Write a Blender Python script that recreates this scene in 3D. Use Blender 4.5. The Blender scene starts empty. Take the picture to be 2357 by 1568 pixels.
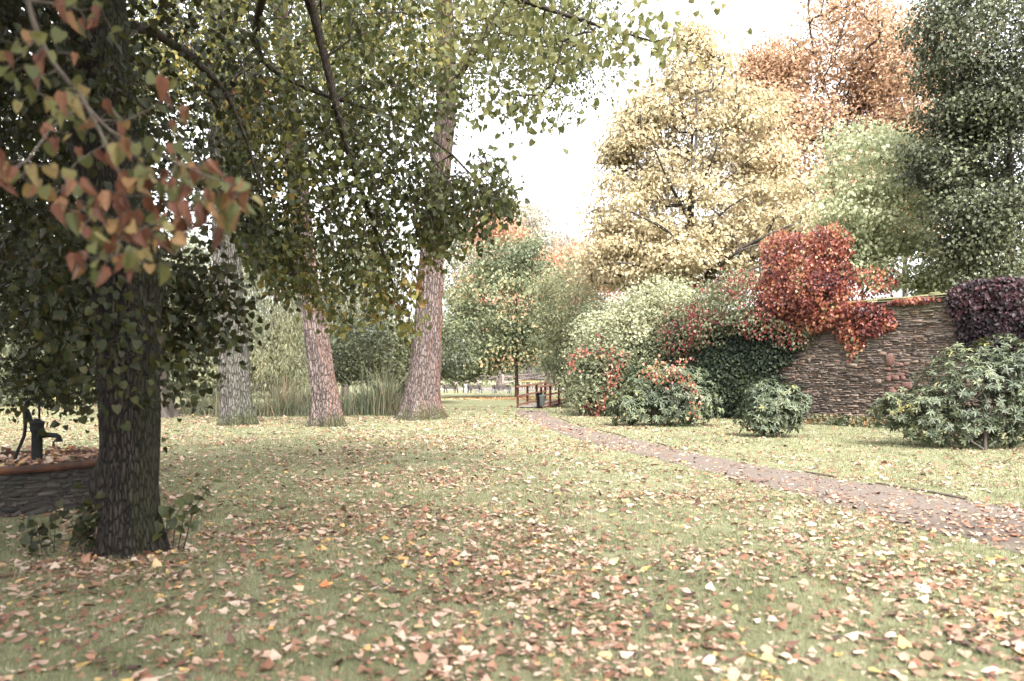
import bpy, math, random
import numpy as np
from mathutils import Vector

SC = bpy.context.scene
COL = SC.collection
# ------------------------------------------------------------------ camera, sky, sun, exposure
F, HZ, CX, H = 800.0, 378.0, 512.0, 1.6       # focal length in pixels of a 1024 wide frame, horizon row, eye height
cam = bpy.data.cameras.new('camera')
cam.sensor_width = 36.0
cam.lens = F / 1024 * 36.0
cam.shift_y = (HZ - 340.5) / 1024
cam.clip_start, cam.clip_end = 0.1, 3000
cam.dof.use_dof = True
cam.dof.focus_distance = 25.0
cam.dof.aperture_fstop = 1.7
camo = bpy.data.objects.new('camera', cam)
COL.objects.link(camo)
camo.location = (0, 0, H)
camo.rotation_euler = (math.radians(90), 0, 0)
SC.camera = camo

SUN_EL, SUN_AZ = math.radians(48), math.radians(164)   # azimuth clockwise from +Y: behind the camera, a little to the right
w = bpy.data.worlds.new('World')
SC.world = w
w.use_nodes = True
nt = w.node_tree
nt.nodes.clear()
sky = nt.nodes.new('ShaderNodeTexSky')
sky.sky_type = 'NISHITA'
sky.sun_disc = False
sky.sun_elevation = SUN_EL
sky.sun_rotation = SUN_AZ
sky.air_density, sky.dust_density, sky.ozone_density = 1.0, 6.0, 1.0
hs = nt.nodes.new('ShaderNodeHueSaturation')
hs.inputs['Saturation'].default_value = 0.12
bg = nt.nodes.new('ShaderNodeBackground')
bg.inputs['Strength'].default_value = 0.15
wo = nt.nodes.new('ShaderNodeOutputWorld')
nt.links.new(sky.outputs[0], hs.inputs['Color'])
nt.links.new(hs.outputs[0], bg.inputs['Color'])
nt.links.new(bg.outputs[0], wo.inputs['Surface'])
sl = bpy.data.lights.new('sun', 'SUN')
sl.energy = 1.15
sl.angle = math.radians(30)
sl.color = (1.0, 0.95, 0.88)
so = bpy.data.objects.new('sun', sl)
COL.objects.link(so)
sd = Vector((math.sin(SUN_AZ) * math.cos(SUN_EL), math.cos(SUN_AZ) * math.cos(SUN_EL), math.sin(SUN_EL)))
so.rotation_euler = sd.to_track_quat('Z', 'Y').to_euler()
SC.view_settings.view_transform = 'Standard'
SC.view_settings.look = 'None'
SC.view_settings.gamma = 1
SC.view_settings.exposure = 2.6
SC.view_settings.use_curve_mapping = False
SC.cycles.max_bounces = 6
SC.cycles.diffuse_bounces = 4
SC.cycles.transmission_bounces = 3
SC.cycles.transparent_max_bounces = 4
SC.cycles.glossy_bounces = 2
SC.cycles.caustics_reflective = False
SC.cycles.caustics_refractive = False
SC.cycles.use_denoising = True
try:
    SC.cycles.denoiser = 'OPENIMAGEDENOISE'
    SC.cycles.denoising_input_passes = 'RGB_ALBEDO_NORMAL'
except Exception:
    pass

RNG = np.random.default_rng(7)
random.seed(7)


# ------------------------------------------------------------------ helpers
def at(px, py, Y):
    return np.array([(px - CX) / F * Y, Y, H + (HZ - py) / F * Y])


def gnd(px, py):
    Y = H * F / (py - HZ)
    return np.array([(px - CX) / F * Y, Y, 0.0])


def D(x, y):                         # a point of the big view (2357 wide) in 1024 pixels
    return x * 0.43445, y * 0.43445


def lin(c):
    c = c / 255.0
    return c / 12.92 if c <= 0.04045 else ((c + 0.055) / 1.055) ** 2.4


def rgb(r, g, b):
    return (lin(r), lin(g), lin(b), 1.0)


def nrm(a):
    return a / np.maximum(np.linalg.norm(a, axis=-1, keepdims=True), 1e-9)


def hash3(i, j, k, s):
    n = (i * 73856093) ^ (j * 19349663) ^ (k * 83492791) ^ (s * 374761393)
    n = n & 0x7fffffff
    n = ((n >> 13) ^ n) * 60493 & 0x7fffffff
    n = (n * 19990303 + 1376312589) & 0x7fffffff
    n = ((n >> 11) ^ n) * 40503 & 0x7fffffff
    return (n & 0xffffff) / float(0xffffff)


def vnoise(P, s=0):
    P = np.asarray(P, float)
    I = np.floor(P).astype(np.int64)
    f = P - I
    f = f * f * (3 - 2 * f)
    r = 0
    for dx in (0, 1):
        for dy in (0, 1):
            for dz in (0, 1):
                wgt = (f[:, 0] if dx else 1 - f[:, 0]) * (f[:, 1] if dy else 1 - f[:, 1]) * (f[:, 2] if dz else 1 - f[:, 2])
                r = r + wgt * hash3(I[:, 0] + dx, I[:, 1] + dy, I[:, 2] + dz, s)
    return r


def fbm(P, s=0, o=3):
    P = np.asarray(P, float)
    r, a, t = 0, 0.5, 0
    for k in range(o):
        r = r + a * vnoise(P * 2 ** k, s + k)
        t += a
        a *= 0.5
    return r / t


def tag(o, label, cat, group=None, kind=None):
    if label:
        o['label'] = label
    if cat:
        o['category'] = cat
    if group:
        o['group'] = group
    if kind:
        o['kind'] = kind
    return o


def empty(name, loc, label, cat, group=None, rz=0):
    o = bpy.data.objects.new(name, None)
    COL.objects.link(o)
    o.location = [float(v) for v in loc]
    o.rotation_euler = (0, 0, rz)
    o.empty_display_size = 0.3
    return tag(o, label, cat, group)


def meshobj(name, V, loops, starts, mat, parent=None, off=None, tint=None, smooth=False):
    me = bpy.data.meshes.new(name)
    V = np.asarray(V, dtype=np.float32)
    if off is not None:
        V = V - np.asarray(off, dtype=np.float32)
    loops = np.asarray(loops, dtype=np.int32).ravel()
    starts = np.asarray(starts, dtype=np.int32)
    me.vertices.add(len(V))
    me.vertices.foreach_set('co', V.ravel())
    me.loops.add(len(loops))
    me.loops.foreach_set('vertex_index', loops)
    me.polygons.add(len(starts))
    me.polygons.foreach_set('loop_start', starts)
    if smooth:
        me.polygons.foreach_set('use_smooth', np.ones(len(starts), dtype=bool))
    if tint is not None:
        a = me.attributes.new('tint', 'FLOAT', 'FACE')
        a.data.foreach_set('value', np.asarray(tint, dtype=np.float32))
    me.update(calc_edges=True)
    if mat is not None:
        me.materials.append(mat)
    o = bpy.data.objects.new(name, me)
    COL.objects.link(o)
    if parent is not None:
        o.parent = parent
    return o


class MB:
    """collects polygons of one mesh"""

    def __init__(s):
        s.V, s.L, s.S, s.T, s.n, s.l = [], [], [], [], 0, 0

    def add(s, V, quads, tint=None):
        V = np.asarray(V, float)
        q = np.asarray(quads, dtype=np.int64)
        k = q.shape[1]
        s.V.append(V)
        s.L.append((q + s.n).ravel())
        s.S.append(s.l + np.arange(len(q)) * k)
        if tint is None:
            tint = np.full(len(q), 0.5)
        elif np.isscalar(tint):
            tint = np.full(len(q), float(tint))
        s.T.append(tint)
        s.n += len(V)
        s.l += q.size

    def box(s, c, size, R=None, tint=None, bev=0.0):
        hx, hy, hz = [v / 2 for v in size]
        if bev <= 0:
            V = np.array([[x, y, z] for x in (-hx, hx) for y in (-hy, hy) for z in (-hz, hz)])
            Q = [[0, 1, 3, 2], [4, 6, 7, 5], [0, 4, 5, 1], [2, 3, 7, 6], [0, 2, 6, 4], [1, 5, 7, 3]]
        else:
            pts, idx = [], {}
            for sx in (-1, 1):
                for sy in (-1, 1):
                    for sz in (-1, 1):
                        for ax in range(3):
                            p = np.array([sx * (hx - bev), sy * (hy - bev), sz * (hz - bev)])
                            p[ax] = (sx, sy, sz)[ax] * (hx, hy, hz)[ax]
                            idx[(sx, sy, sz, ax)] = len(pts)
                            pts.append(p)
            V = np.array(pts)
            Q = []
            for ax in range(3):
                o = [a for a in range(3) if a != ax]
                for sg in (-1, 1):
                    f = []
                    for (a, b) in ((-1, -1), (1, -1), (1, 1), (-1, 1)):
                        t = [0, 0, 0]
                        t[ax] = sg
                        t[o[0]] = a
                        t[o[1]] = b
                        f.append(idx[(t[0], t[1], t[2], ax)])
                    Q.append(f)
            for a, b in ((0, 1), (0, 2), (1, 2)):
                c3 = 3 - a - b
                for sa in (-1, 1):
                    for sb in (-1, 1):
                        t = [0, 0, 0]
                        t[a] = sa
                        t[b] = sb
                        k = []
                        for s3, ax in ((-1, a), (1, a), (1, b), (-1, b)):
                            t[c3] = s3
                            k.append(idx[(t[0], t[1], t[2], ax)])
                        Q.append(k)
        if R is not None:
            V = V @ np.asarray(R).T
        s.add(V + np.asarray(c), Q, tint)
        if bev > 0:
            T3 = []
            for sx in (-1, 1):
                for sy in (-1, 1):
                    for sz in (-1, 1):
                        T3.append([idx[(sx, sy, sz, 0)], idx[(sx, sy, sz, 1)], idx[(sx, sy, sz, 2)]])
            T3 = np.array(T3)
            s.L.append((T3 + s.n - len(V)).ravel())
            s.S.append(s.l + np.arange(8) * 3)
            s.T.append(np.full(8, tint if np.isscalar(tint) and tint is not None else 0.5))
            s.l += 24

    def bar(s, a, b, wx, wz, tint=None, bev=0.0):
        a, b = np.asarray(a, float), np.asarray(b, float)
        d = b - a
        L = np.linalg.norm(d)
        y = d / L
        up = np.array([0, 0, 1.0]) if abs(y[2]) < 0.95 else np.array([0, 1.0, 0])
        x = nrm(np.cross(y, up))
        z = np.cross(x, y)
        s.box((a + b) / 2, (wx, L, wz), np.stack([x, y, z], 1), tint, bev)

    def tube(s, pts, rad, k=8, cap=True):
        pts = np.asarray(pts, float)
        n = len(pts)
        rad = np.broadcast_to(np.asarray(rad, float), (n,))
        t = nrm(np.gradient(pts, axis=0))
        ref = np.array([0.3, 0.9, 0.2]) if abs(t[0] @ np.array([0.3, 0.9, 0.2])) < 0.9 else np.array([1.0, 0, 0])
        x = nrm(np.cross(t, ref))
        y = np.cross(t, x)
        a = np.arange(k) * 2 * math.pi / k
        ring = x[:, None, :] * np.cos(a)[None, :, None] + y[:, None, :] * np.sin(a)[None, :, None]
        V = (pts[:, None, :] + ring * rad[:, None, None]).reshape(-1, 3)
        i = np.arange(n - 1)[:, None] * k
        j = np.arange(k)[None, :]
        j2 = (j + 1) % k
        Q = np.stack([i + j, i + j2, i + k + j2, i + k + j], -1).reshape(-1, 4)
        s.add(V, Q)
        if cap:
            s.L.append(np.arange(k)[::-1] + s.n - len(V))
            s.S.append(np.array([s.l]))
            s.l += k
            s.L.append(np.arange(k) + s.n - k)
            s.S.append(np.array([s.l]))
            s.l += k
            s.T.append(np.full(2, 0.5))

    def lathe(s, prof, c, k=24):
        """prof: (radius, z) list"""
        c = np.asarray(c, float)
        a = np.arange(k) * 2 * math.pi / k
        V = np.concatenate([np.stack([r * np.cos(a), r * np.sin(a), np.full(k, z)], 1) for r, z in prof]) + c
        n = len(prof)
        i = np.arange(n - 1)[:, None] * k
        j = np.arange(k)[None, :]
        j2 = (j + 1) % k
        s.add(V, np.stack([i + j, i + j2, i + k + j2, i + k + j], -1).reshape(-1, 4))

    def build(s, name, mat, parent=None, off=None, smooth=False):
        return meshobj(name, np.concatenate(s.V), np.concatenate(s.L), np.concatenate(s.S), mat, parent, off,
                       np.concatenate(s.T), smooth)


# ------------------------------------------------------------------ materials
def new_mat(name):
    m = bpy.data.materials.new(name)
    m.use_nodes = True
    m.node_tree.nodes.clear()
    return m, m.node_tree


def N(nt, typ, **kw):
    n = nt.nodes.new('ShaderNode' + typ)
    for k, v in kw.items():
        if hasattr(n, k) and not k[0].isupper():
            setattr(n, k, v)
        else:
            n.inputs[k.replace('_', ' ')].default_value = v
    return n


def ramp(nt, src, stops):
    r = nt.nodes.new('ShaderNodeValToRGB')
    e = r.color_ramp.elements
    while len(e) < len(stops):
        e.new(0.5)
    for k, (p, c) in enumerate(stops):
        e[k].position = p
        e[k].color = c
    nt.links.new(src, r.inputs[0])
    return r.outputs[0]


def leaf_mat(name, stops, rough=0.55, trans=0.35, spec=0.35, blem=0.0):
    m, t = new_mat(name)
    a = N(t, 'Attribute', attribute_name='tint')
    col = ramp(t, a.outputs['Fac'], stops)
    if blem > 0:
        f = maprange(t, noise(t, coords(t), blem, 3, 0.6), 0.5, 0.7, 0.0, 0.5)
        col = mixc(t, f, col, (0.13, 0.055, 0.02, 1))
    p = N(t, 'BsdfPrincipled', Roughness=rough)
    p.inputs['Specular IOR Level'].default_value = spec
    tr = N(t, 'BsdfTranslucent')
    mx = N(t, 'MixShader')
    mx.inputs[0].default_value = trans
    o = N(t, 'OutputMaterial')
    t.links.new(col, p.inputs['Base Color'])
    t.links.new(col, tr.inputs['Color'])
    t.links.new(p.outputs[0], mx.inputs[1])
    t.links.new(tr.outputs[0], mx.inputs[2])
    t.links.new(mx.outputs[0], o.inputs[0])
    return m


def coords(t, scale=(1, 1, 1), kind='Object'):
    tc = N(t, 'TexCoord')
    mp = N(t, 'Mapping')
    mp.inputs['Scale'].default_value = scale
    t.links.new(tc.outputs[kind], mp.inputs[0])
    return mp.outputs[0]


def noise(t, vec, scale, detail=4, rough=0.55, dist=0.0):
    n = N(t, 'TexNoise')
    n.inputs['Scale'].default_value = scale
    n.inputs['Detail'].default_value = detail
    n.inputs['Roughness'].default_value = rough
    n.inputs['Distortion'].default_value = dist
    t.links.new(vec, n.inputs['Vector'])
    return n.outputs[0]


def mixc(t, fac, a, b, mode='MIX'):
    m = t.nodes.new('ShaderNodeMix')
    m.data_type = 'RGBA'
    m.blend_type = mode
    for v, i in ((fac, 0), (a, 6), (b, 7)):
        if hasattr(v, 'is_linked') or hasattr(v, 'links'):
            t.links.new(v, m.inputs[i])
        else:
            m.inputs[i].default_value = v
    return m.outputs[2]


def maprange(t, src, a, b, c=0.0, d=1.0):
    m = N(t, 'MapRange')
    t.links.new(src, m.inputs[0])
    for i, v in enumerate((a, b, c, d)):
        m.inputs[i + 1].default_value = v
    return m.outputs[0]


def math_(t, op, a, b=None):
    m = N(t, 'Math', operation=op)
    for i, v in enumerate((a, b)):
        if v is None:
            continue
        if hasattr(v, 'links'):
            t.links.new(v, m.inputs[i])
        else:
            m.inputs[i].default_value = v
    return m.outputs[0]


def finish(t, col, rough=0.8, bump=None, bdist=0.02, bstr=0.7, spec=0.3, metal=0.0):
    p = N(t, 'BsdfPrincipled')
    if hasattr(rough, 'links'):
        t.links.new(rough, p.inputs['Roughness'])
    else:
        p.inputs['Roughness'].default_value = rough
    p.inputs['Specular IOR Level'].default_value = spec
    p.inputs['Metallic'].default_value = metal
    if hasattr(col, 'links'):
        t.links.new(col, p.inputs['Base Color'])
    else:
        p.inputs['Base Color'].default_value = col
    if bump is not None:
        b = N(t, 'Bump')
        b.inputs['Strength'].default_value = bstr
        b.inputs['Distance'].default_value = bdist
        t.links.new(bump, b.inputs['Height'])
        t.links.new(b.outputs[0], p.inputs['Normal'])
    o = N(t, 'OutputMaterial')
    t.links.new(p.outputs[0], o.inputs[0])


def bark_mat(name, dark, mid, light, stain=None, stain_dir=(1, 0), moss=0.0, moss_col=None, zs=0.12, sc=9.0, plates=False):
    """stain: algae colour on one side of the trunk, moss: height of the mossy foot"""
    m, t = new_mat(name)
    v = coords(t, (1, 1, zs))
    vw = coords(t, (1, 1, 1))
    n1 = noise(t, v, sc, 6, 0.6, 0.6)
    n2 = noise(t, vw, 1.6, 4, 0.6)
    n3 = noise(t, vw, 38, 3, 0.6)
    base = ramp(t, n1, [(0.3, mid), (0.62, light)] if plates else [(0.33, dark), (0.48, mid), (0.66, light)])
    crack = None
    if plates:
        nv = N(t, 'TexNoise')
        nv.inputs['Scale'].default_value = sc * 0.8
        nv.inputs['Detail'].default_value = 3
        t.links.new(v, nv.inputs['Vector'])
        va = N(t, 'VectorMath', operation='MULTIPLY_ADD')
        t.links.new(nv.outputs['Color'], va.inputs[0])
        va.inputs[1].default_value = (1.1 / sc,) * 3
        t.links.new(v, va.inputs[2])
        vo = N(t, 'TexVoronoi', feature='DISTANCE_TO_EDGE')
        vo.inputs['Scale'].default_value = sc
        t.links.new(va.outputs[0], vo.inputs['Vector'])
        crack = maprange(t, vo.outputs['Distance'], 0.0, 0.16, 0.0, 1.0)
        base = mixc(t, crack, dark, base)
    base = mixc(t, math_(t, 'MULTIPLY', n3, 0.5), base, dark)
    base = mixc(t, maprange(t, n2, 0.35, 0.7, 0.0, 0.45), base, mid)
    if stain is not None:
        ge = N(t, 'NewGeometry')
        dt = N(t, 'VectorMath', operation='DOT_PRODUCT')
        t.links.new(ge.outputs['True Normal'], dt.inputs[0])
        dt.inputs[1].default_value = (stain_dir[0], stain_dir[1], 0)
        s = maprange(t, math_(t, 'ADD', dt.outputs['Value'], math_(t, 'MULTIPLY', noise(t, coords(t, (1, 1, 0.25)), 3.0, 4), 1.2)), 1.25, 1.75, 0, 0.7)
        s = math_(t, 'MULTIPLY', s, maprange(t, n1, 0.3, 0.6, 0.25, 1.0))
        base = mixc(t, s, base, stain)
    if moss > 0:
        sp = N(t, 'SeparateXYZ')
        tc = N(t, 'TexCoord')
        t.links.new(tc.outputs['Object'], sp.inputs[0])
        hgt = math_(t, 'ADD', sp.outputs[2], math_(t, 'MULTIPLY', noise(t, vw, 1.5, 6, 0.7), -moss * 5.0))
        mm = maprange(t, hgt, -moss * 2.4, -moss * 1.3, 0.9, 0.0)
        mm = math_(t, 'MULTIPLY', mm, maprange(t, n3, 0.35, 0.55, 0.2, 1.0))
        base = mixc(t, mm, base, mixc(t, n3, moss_col, tuple(c * 0.45 for c in moss_col[:3]) + (1,)))
    h = math_(t, 'ADD', n1 if crack is None else crack, math_(t, 'MULTIPLY', n3, 0.35))
    finish(t, base, 0.9, h, 0.04, 0.9, 0.15)
    return m


def wood_mat(name, a, b, sc=6.0, rough=0.7, stretch=(1, 1, 1)):
    m, t = new_mat(name)
    v = coords(t, stretch)
    n = noise(t, v, sc, 5, 0.6, 0.4)
    n2 = noise(t, v, sc * 8, 3)
    c = ramp(t, math_(t, 'ADD', math_(t, 'MULTIPLY', n, 0.7), math_(t, 'MULTIPLY', n2, 0.3)), [(0.3, a), (0.7, b)])
    finish(t, c, rough, n2, 0.005, 0.5)
    return m


# ------------------------------------------------------------------ leaves
def template(pts, fold=0.25, curl=0.15):
    """half outline from base to tip -> folded leaf of two faces"""
    L = [(0.0, 0.0)] + [(-x, y) for x, y in pts] + [(0.0, 1.0)] + [(x, y) for x, y in reversed(pts)]
    n = len(pts)
    V = np.array([[x, y, abs(x) * fold - curl * y * y] for x, y in L])
    left = list(range(0, n + 2))
    right = [0] + list(range(n + 1, 2 * n + 2))
    return V, [left, right]


T_HEART = template([(0.42, -0.06), (0.52, 0.28), (0.34, 0.68)], 0.25, 0.2)
T_MAPLE = template([(0.5, 0.12), (0.22, 0.42), (0.42, 0.62)], 0.3, 0.25)
T_SIMPLE = template([(0.42, 0.4)], 0.3, 0.15)
T_LANCE = template([(0.13, 0.25), (0.16, 0.6)], 0.4, 0.25)
T_WILLOW = template([(0.12, 0.4)], 0.3, 0.2)
T_ROLLED = template([(0.2, 0.05), (0.27, 0.38), (0.14, 0.75)], 1.3, 0.4)
T_LITTER = template([(0.36, 0.0), (0.46, 0.35), (0.2, 0.75)], 0.4, 0.12)
T_CURLED = template([(0.34, 0.0), (0.4, 0.35), (0.22, 0.7)], 0.95, 0.45)


def leaf_arrays(P, size, tint, tpl, axis, nor):
    """P (n,3) positions; axis and nor (n,3)"""
    TV, TF = tpl
    n, m = len(P), len(TV)
    axis = nrm(axis)
    side = np.cross(axis, nor)
    bad = np.linalg.norm(side, axis=1) < 1e-3
    side[bad] = np.cross(axis[bad], np.array([0.3, 0.8, 0.5]))
    side = nrm(side)
    nor = np.cross(side, axis)
    sz = np.broadcast_to(np.asarray(size, float), (n,))[:, None, None]
    V = P[:, None, :] + sz * (side[:, None, :] * TV[None, :, 0:1] + axis[:, None, :] * TV[None, :, 1:2] + nor[:, None, :] * TV[None, :, 2:3])
    base = (np.arange(n) * m)[:, None]
    k = len(TF[0])
    Q = np.stack([base + np.array(f)[None, :] for f in TF], 1).reshape(-1, k)
    return V.reshape(-1, 3), Q, np.repeat(tint, len(TF))


def mk_tint(P, freq=0.35, lo=0.5, a=0.9, b=0.5, seed=3):
    P = np.asarray(P)
    return np.clip(lo + a * (fbm(P * freq, seed, 3) - 0.5) + b * (RNG.random(len(P)) - 0.5), 0, 1)


def cluster_leaves(C, per, sig, size, tpl, droop=0.7, outw=0.6, nup=1.0, nrand=0.7, nbias=(0, 0, 0), tfreq=0.35, tlo=0.5,
                   ta=0.9, tb=0.5, seed=3, sizevar=0.35):
    C = np.asarray(C)
    P0 = np.repeat(C, per, 0)
    off = RNG.normal(size=P0.shape) * np.asarray(sig)
    P = P0 + off
    n = len(P)
    P[:, 2] = np.maximum(P[:, 2], 0.03)
    axis = RNG.normal(size=(n, 3)) * 0.6 + nrm(off) * outw + np.array([0, 0, -droop])
    nor = RNG.normal(size=(n, 3)) * nrand + np.array([0, 0, nup]) + np.asarray(nbias)
    s = size * (1 + sizevar * (RNG.random(n) * 2 - 1))
    return leaf_arrays(P, s, mk_tint(P, tfreq, tlo, ta, tb, seed), tpl, axis, nor)


def ell(n, c, r, shell=0.55, gap=0.0, gfreq=0.5, seed=0, zmin=None):
    """cluster centres inside an ellipsoid, more of them near its skin; gap cuts noisy holes"""
    c, r = np.asarray(c, float), np.asarray(r, float)
    out = []
    got = 0
    while got < n:
        d = nrm(RNG.normal(size=(n * 2, 3)))
        rad = RNG.random(n * 2) ** (1 / 3.0)
        rad = 1 - (1 - rad) * (1 - shell)
        bump = 0.72 + 0.5 * vnoise(d * 2.2 + c * 0.37 + 11, seed + 5)
        p = c + d * (rad * bump)[:, None] * r
        keep = np.ones(len(p), bool)
        if gap > 0:
            keep &= fbm(p * gfreq, seed + 9, 2) > gap
        if zmin is not None:
            keep &= p[:, 2] > zmin
        p = p[keep]
        out.append(p)
        got += len(p)
    return np.concatenate(out)[:n]


def E(n, px, py, rxp, ryp, Y, rd, **k):
    """ellipsoid by its place in the picture and its real distance"""
    return ell(n, at(px, py, Y), (rxp / F * Y, rd, ryp / F * Y), **k)


class Skel:
    def __init__(s):
        s.P = np.zeros((60000, 3))
        s.par = np.full(60000, -1)
        s.len = np.zeros(60000)
        s.rf = np.zeros(60000)
        s.n = 0

    def node(s, p, par, rf=0.0):
        i = s.n
        s.P[i] = p
        s.par[i] = par
        s.len[i] = 0 if par < 0 else s.len[par] + np.linalg.norm(s.P[par] - p)
        s.rf[i] = rf
        s.n += 1
        return i

    def path(s, pts, r0, r1, seg=0.5, root=False):
        pts = np.asarray(pts, float)
        if not root:
            k = int(np.argmin(np.linalg.norm(s.P[:s.n] - pts[0], axis=1)))
            par = k
        else:
            par = -1
        # Catmull-Rom through the points
        Q = np.vstack([2 * pts[0] - pts[1], pts, 2 * pts[-1] - pts[-2]])
        res = []
        for i in range(1, len(Q) - 2):
            L = np.linalg.norm(Q[i + 1] - Q[i])
            m = max(1, int(L / seg))
            for q in range(m):
                u = q / m
                a, b, c, d = Q[i - 1:i + 3]
                res.append(0.5 * (2 * b + (c - a) * u + (2 * a - 5 * b + 4 * c - d) * u * u + (3 * b - a - 3 * c + d) * u ** 3))
        res.append(pts[-1])
        m = len(res)
        for q, p in enumerate(res):
            u = q / max(1, m - 1)
            par = s.node(p, par, r0 + (r1 - r0) * u)
        return par

    def attach(s, C, seg=0.7, up=0.3, lenw=0.12, jit=0.12, sag=0.0):
        C = np.asarray(C)
        n0 = s.n
        dist = np.array([np.min(np.linalg.norm(s.P[:n0] - c, axis=1)) for c in C])
        for i in np.argsort(dist):
            c = C[i]
            P = s.P[:s.n]
            dv = np.linalg.norm(P - c, axis=1)
            cost = dv + lenw * s.len[:s.n] + up * np.maximum(0, P[:, 2] - c[2]) + 0.5 * (s.rf[:s.n] > 0) * 0
            k = int(np.argmin(cost))
            p0 = P[k].copy()
            d = dv[k]
            if d < 0.05:
                continue
            q = s.par[k]
            pd = nrm(p0 - s.P[q]) if q >= 0 else np.array([0, 0, 1.0])
            ctl = (p0 + c) / 2 + pd * d * 0.18 + np.random.RandomState(s.n).normal(size=3) * jit * d + np.array([0, 0, sag * d])
            m = max(1, int(d / seg))
            par = k
            for a in range(1, m + 1):
                u = a / m
                par = s.node((1 - u) ** 2 * p0 + 2 * u * (1 - u) * ctl + u * u * c, par)

    def radii(s, tip, e=2.4):
        n = s.n
        acc = np.zeros(n)
        r = np.zeros(n)
        for i in range(n - 1, -1, -1):
            v = acc[i] if acc[i] > 0 else tip ** e
            r[i] = s.rf[i] if s.rf[i] > 0 else v ** (1 / e)
            if s.par[i] >= 0:
                acc[s.par[i]] += max(v, tip ** e)
        for i in range(n):
            if s.par[i] >= 0:
                r[i] = min(r[i], r[s.par[i]])
        return r

    def tubes(s, tip=0.012, k=6, skip=0, e=2.4):
        r = s.radii(tip, e)
        idx = np.arange(1, s.n)
        idx = idx[(s.par[idx] >= 0) & (idx >= skip)]
        A, B = s.P[s.par[idx]], s.P[idx]
        ra, rb = r[s.par[idx]], r[idx]
        ra = np.minimum(ra, np.maximum(rb * 1.35, 0.7 * rb))
        d = nrm(B - A)
        B = B + d * (rb * 0.35)[:, None]
        ref = np.where(np.abs(d[:, 2:3]) < 0.9, np.array([[0, 0, 1.0]]), np.array([[1.0, 0, 0]]))
        x = nrm(np.cross(d, ref))
        y = np.cross(d, x)
        a = np.arange(k) * 2 * math.pi / k
        ring = x[:, None, :] * np.cos(a)[None, :, None] + y[:, None, :] * np.sin(a)[None, :, None]
        V = np.concatenate([A[:, None, :] + ring * ra[:, None, None], B[:, None, :] + ring * rb[:, None, None]], 1).reshape(-1, 3)
        b = (np.arange(len(idx)) * 2 * k)[:, None]
        j = np.arange(k)[None, :]
        j2 = (j + 1) % k
        Q = np.stack([b + j, b + j2, b + k + j2, b + k + j], -1).reshape(-1, 4)
        return V, Q


def tree(name, label, cat, base, trunk, limbs, clusters, leaf, mats, group=None, tip=0.012, seg=0.8, up=0.3, k=6, jit=0.12,
         sag=0.0, lenw=0.12, crown='crown', trunk_mesh=None):
    """a tree: Empty > trunk (with its limbs), crown.  trunk = (points, r0, r1)"""
    root = empty(name, base, label, cat, group)
    s = Skel()
    s.path(trunk[0], trunk[1], trunk[2], 0.5, True)
    skip = s.n if trunk_mesh is not None else 0
    for pts, r0, r1 in limbs:
        s.path(pts, r0, r1)
    s.attach(clusters, seg, up, lenw, jit, sag)
    if trunk_mesh is None:
        V, Q = s.tubes(tip, k, skip)
        mb = MB()
        mb.add(V, Q)
        mb.build('trunk', mats[0], root, base, True)
    else:
        limb_objects(s, skip, tip, k, mats[0], root, base)
        trunk_mesh.parent = root
    LV, LQ, LT = leaf
    mb = MB()
    mb.add(LV, LQ, LT)
    mb.build(crown, mats[1], root, base)
    return root


def limb_objects(s, skip, tip, k, mat, root, base, e=2.4):
    """each limb with its branches as a mesh of its own; thin shoots of the trunk together as twigs"""
    V, Q = s.tubes(tip, k, skip, e)
    idx = np.arange(1, s.n)
    idx = idx[(s.par[idx] >= 0) & (idx >= skip)]
    rt = np.zeros(s.n, int)
    for i in range(skip, s.n):
        rt[i] = i if s.par[i] < skip else rt[s.par[i]]
    V = V.reshape(len(idx), 2 * k, 3)
    base_q = np.concatenate([np.stack([np.arange(k), (np.arange(k) + 1) % k, k + (np.arange(k) + 1) % k, k + np.arange(k)], 1)])
    for r in np.unique(rt[idx]):
        m = rt[idx] == r
        if m.sum() < 4:
            continue
        n = int(m.sum())
        mb = MB()
        mb.add(V[m].reshape(-1, 3), (np.arange(n)[:, None, None] * 2 * k + base_q[None]).reshape(-1, 4))
        mb.build('limb', mat, root, base, True)


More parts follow.
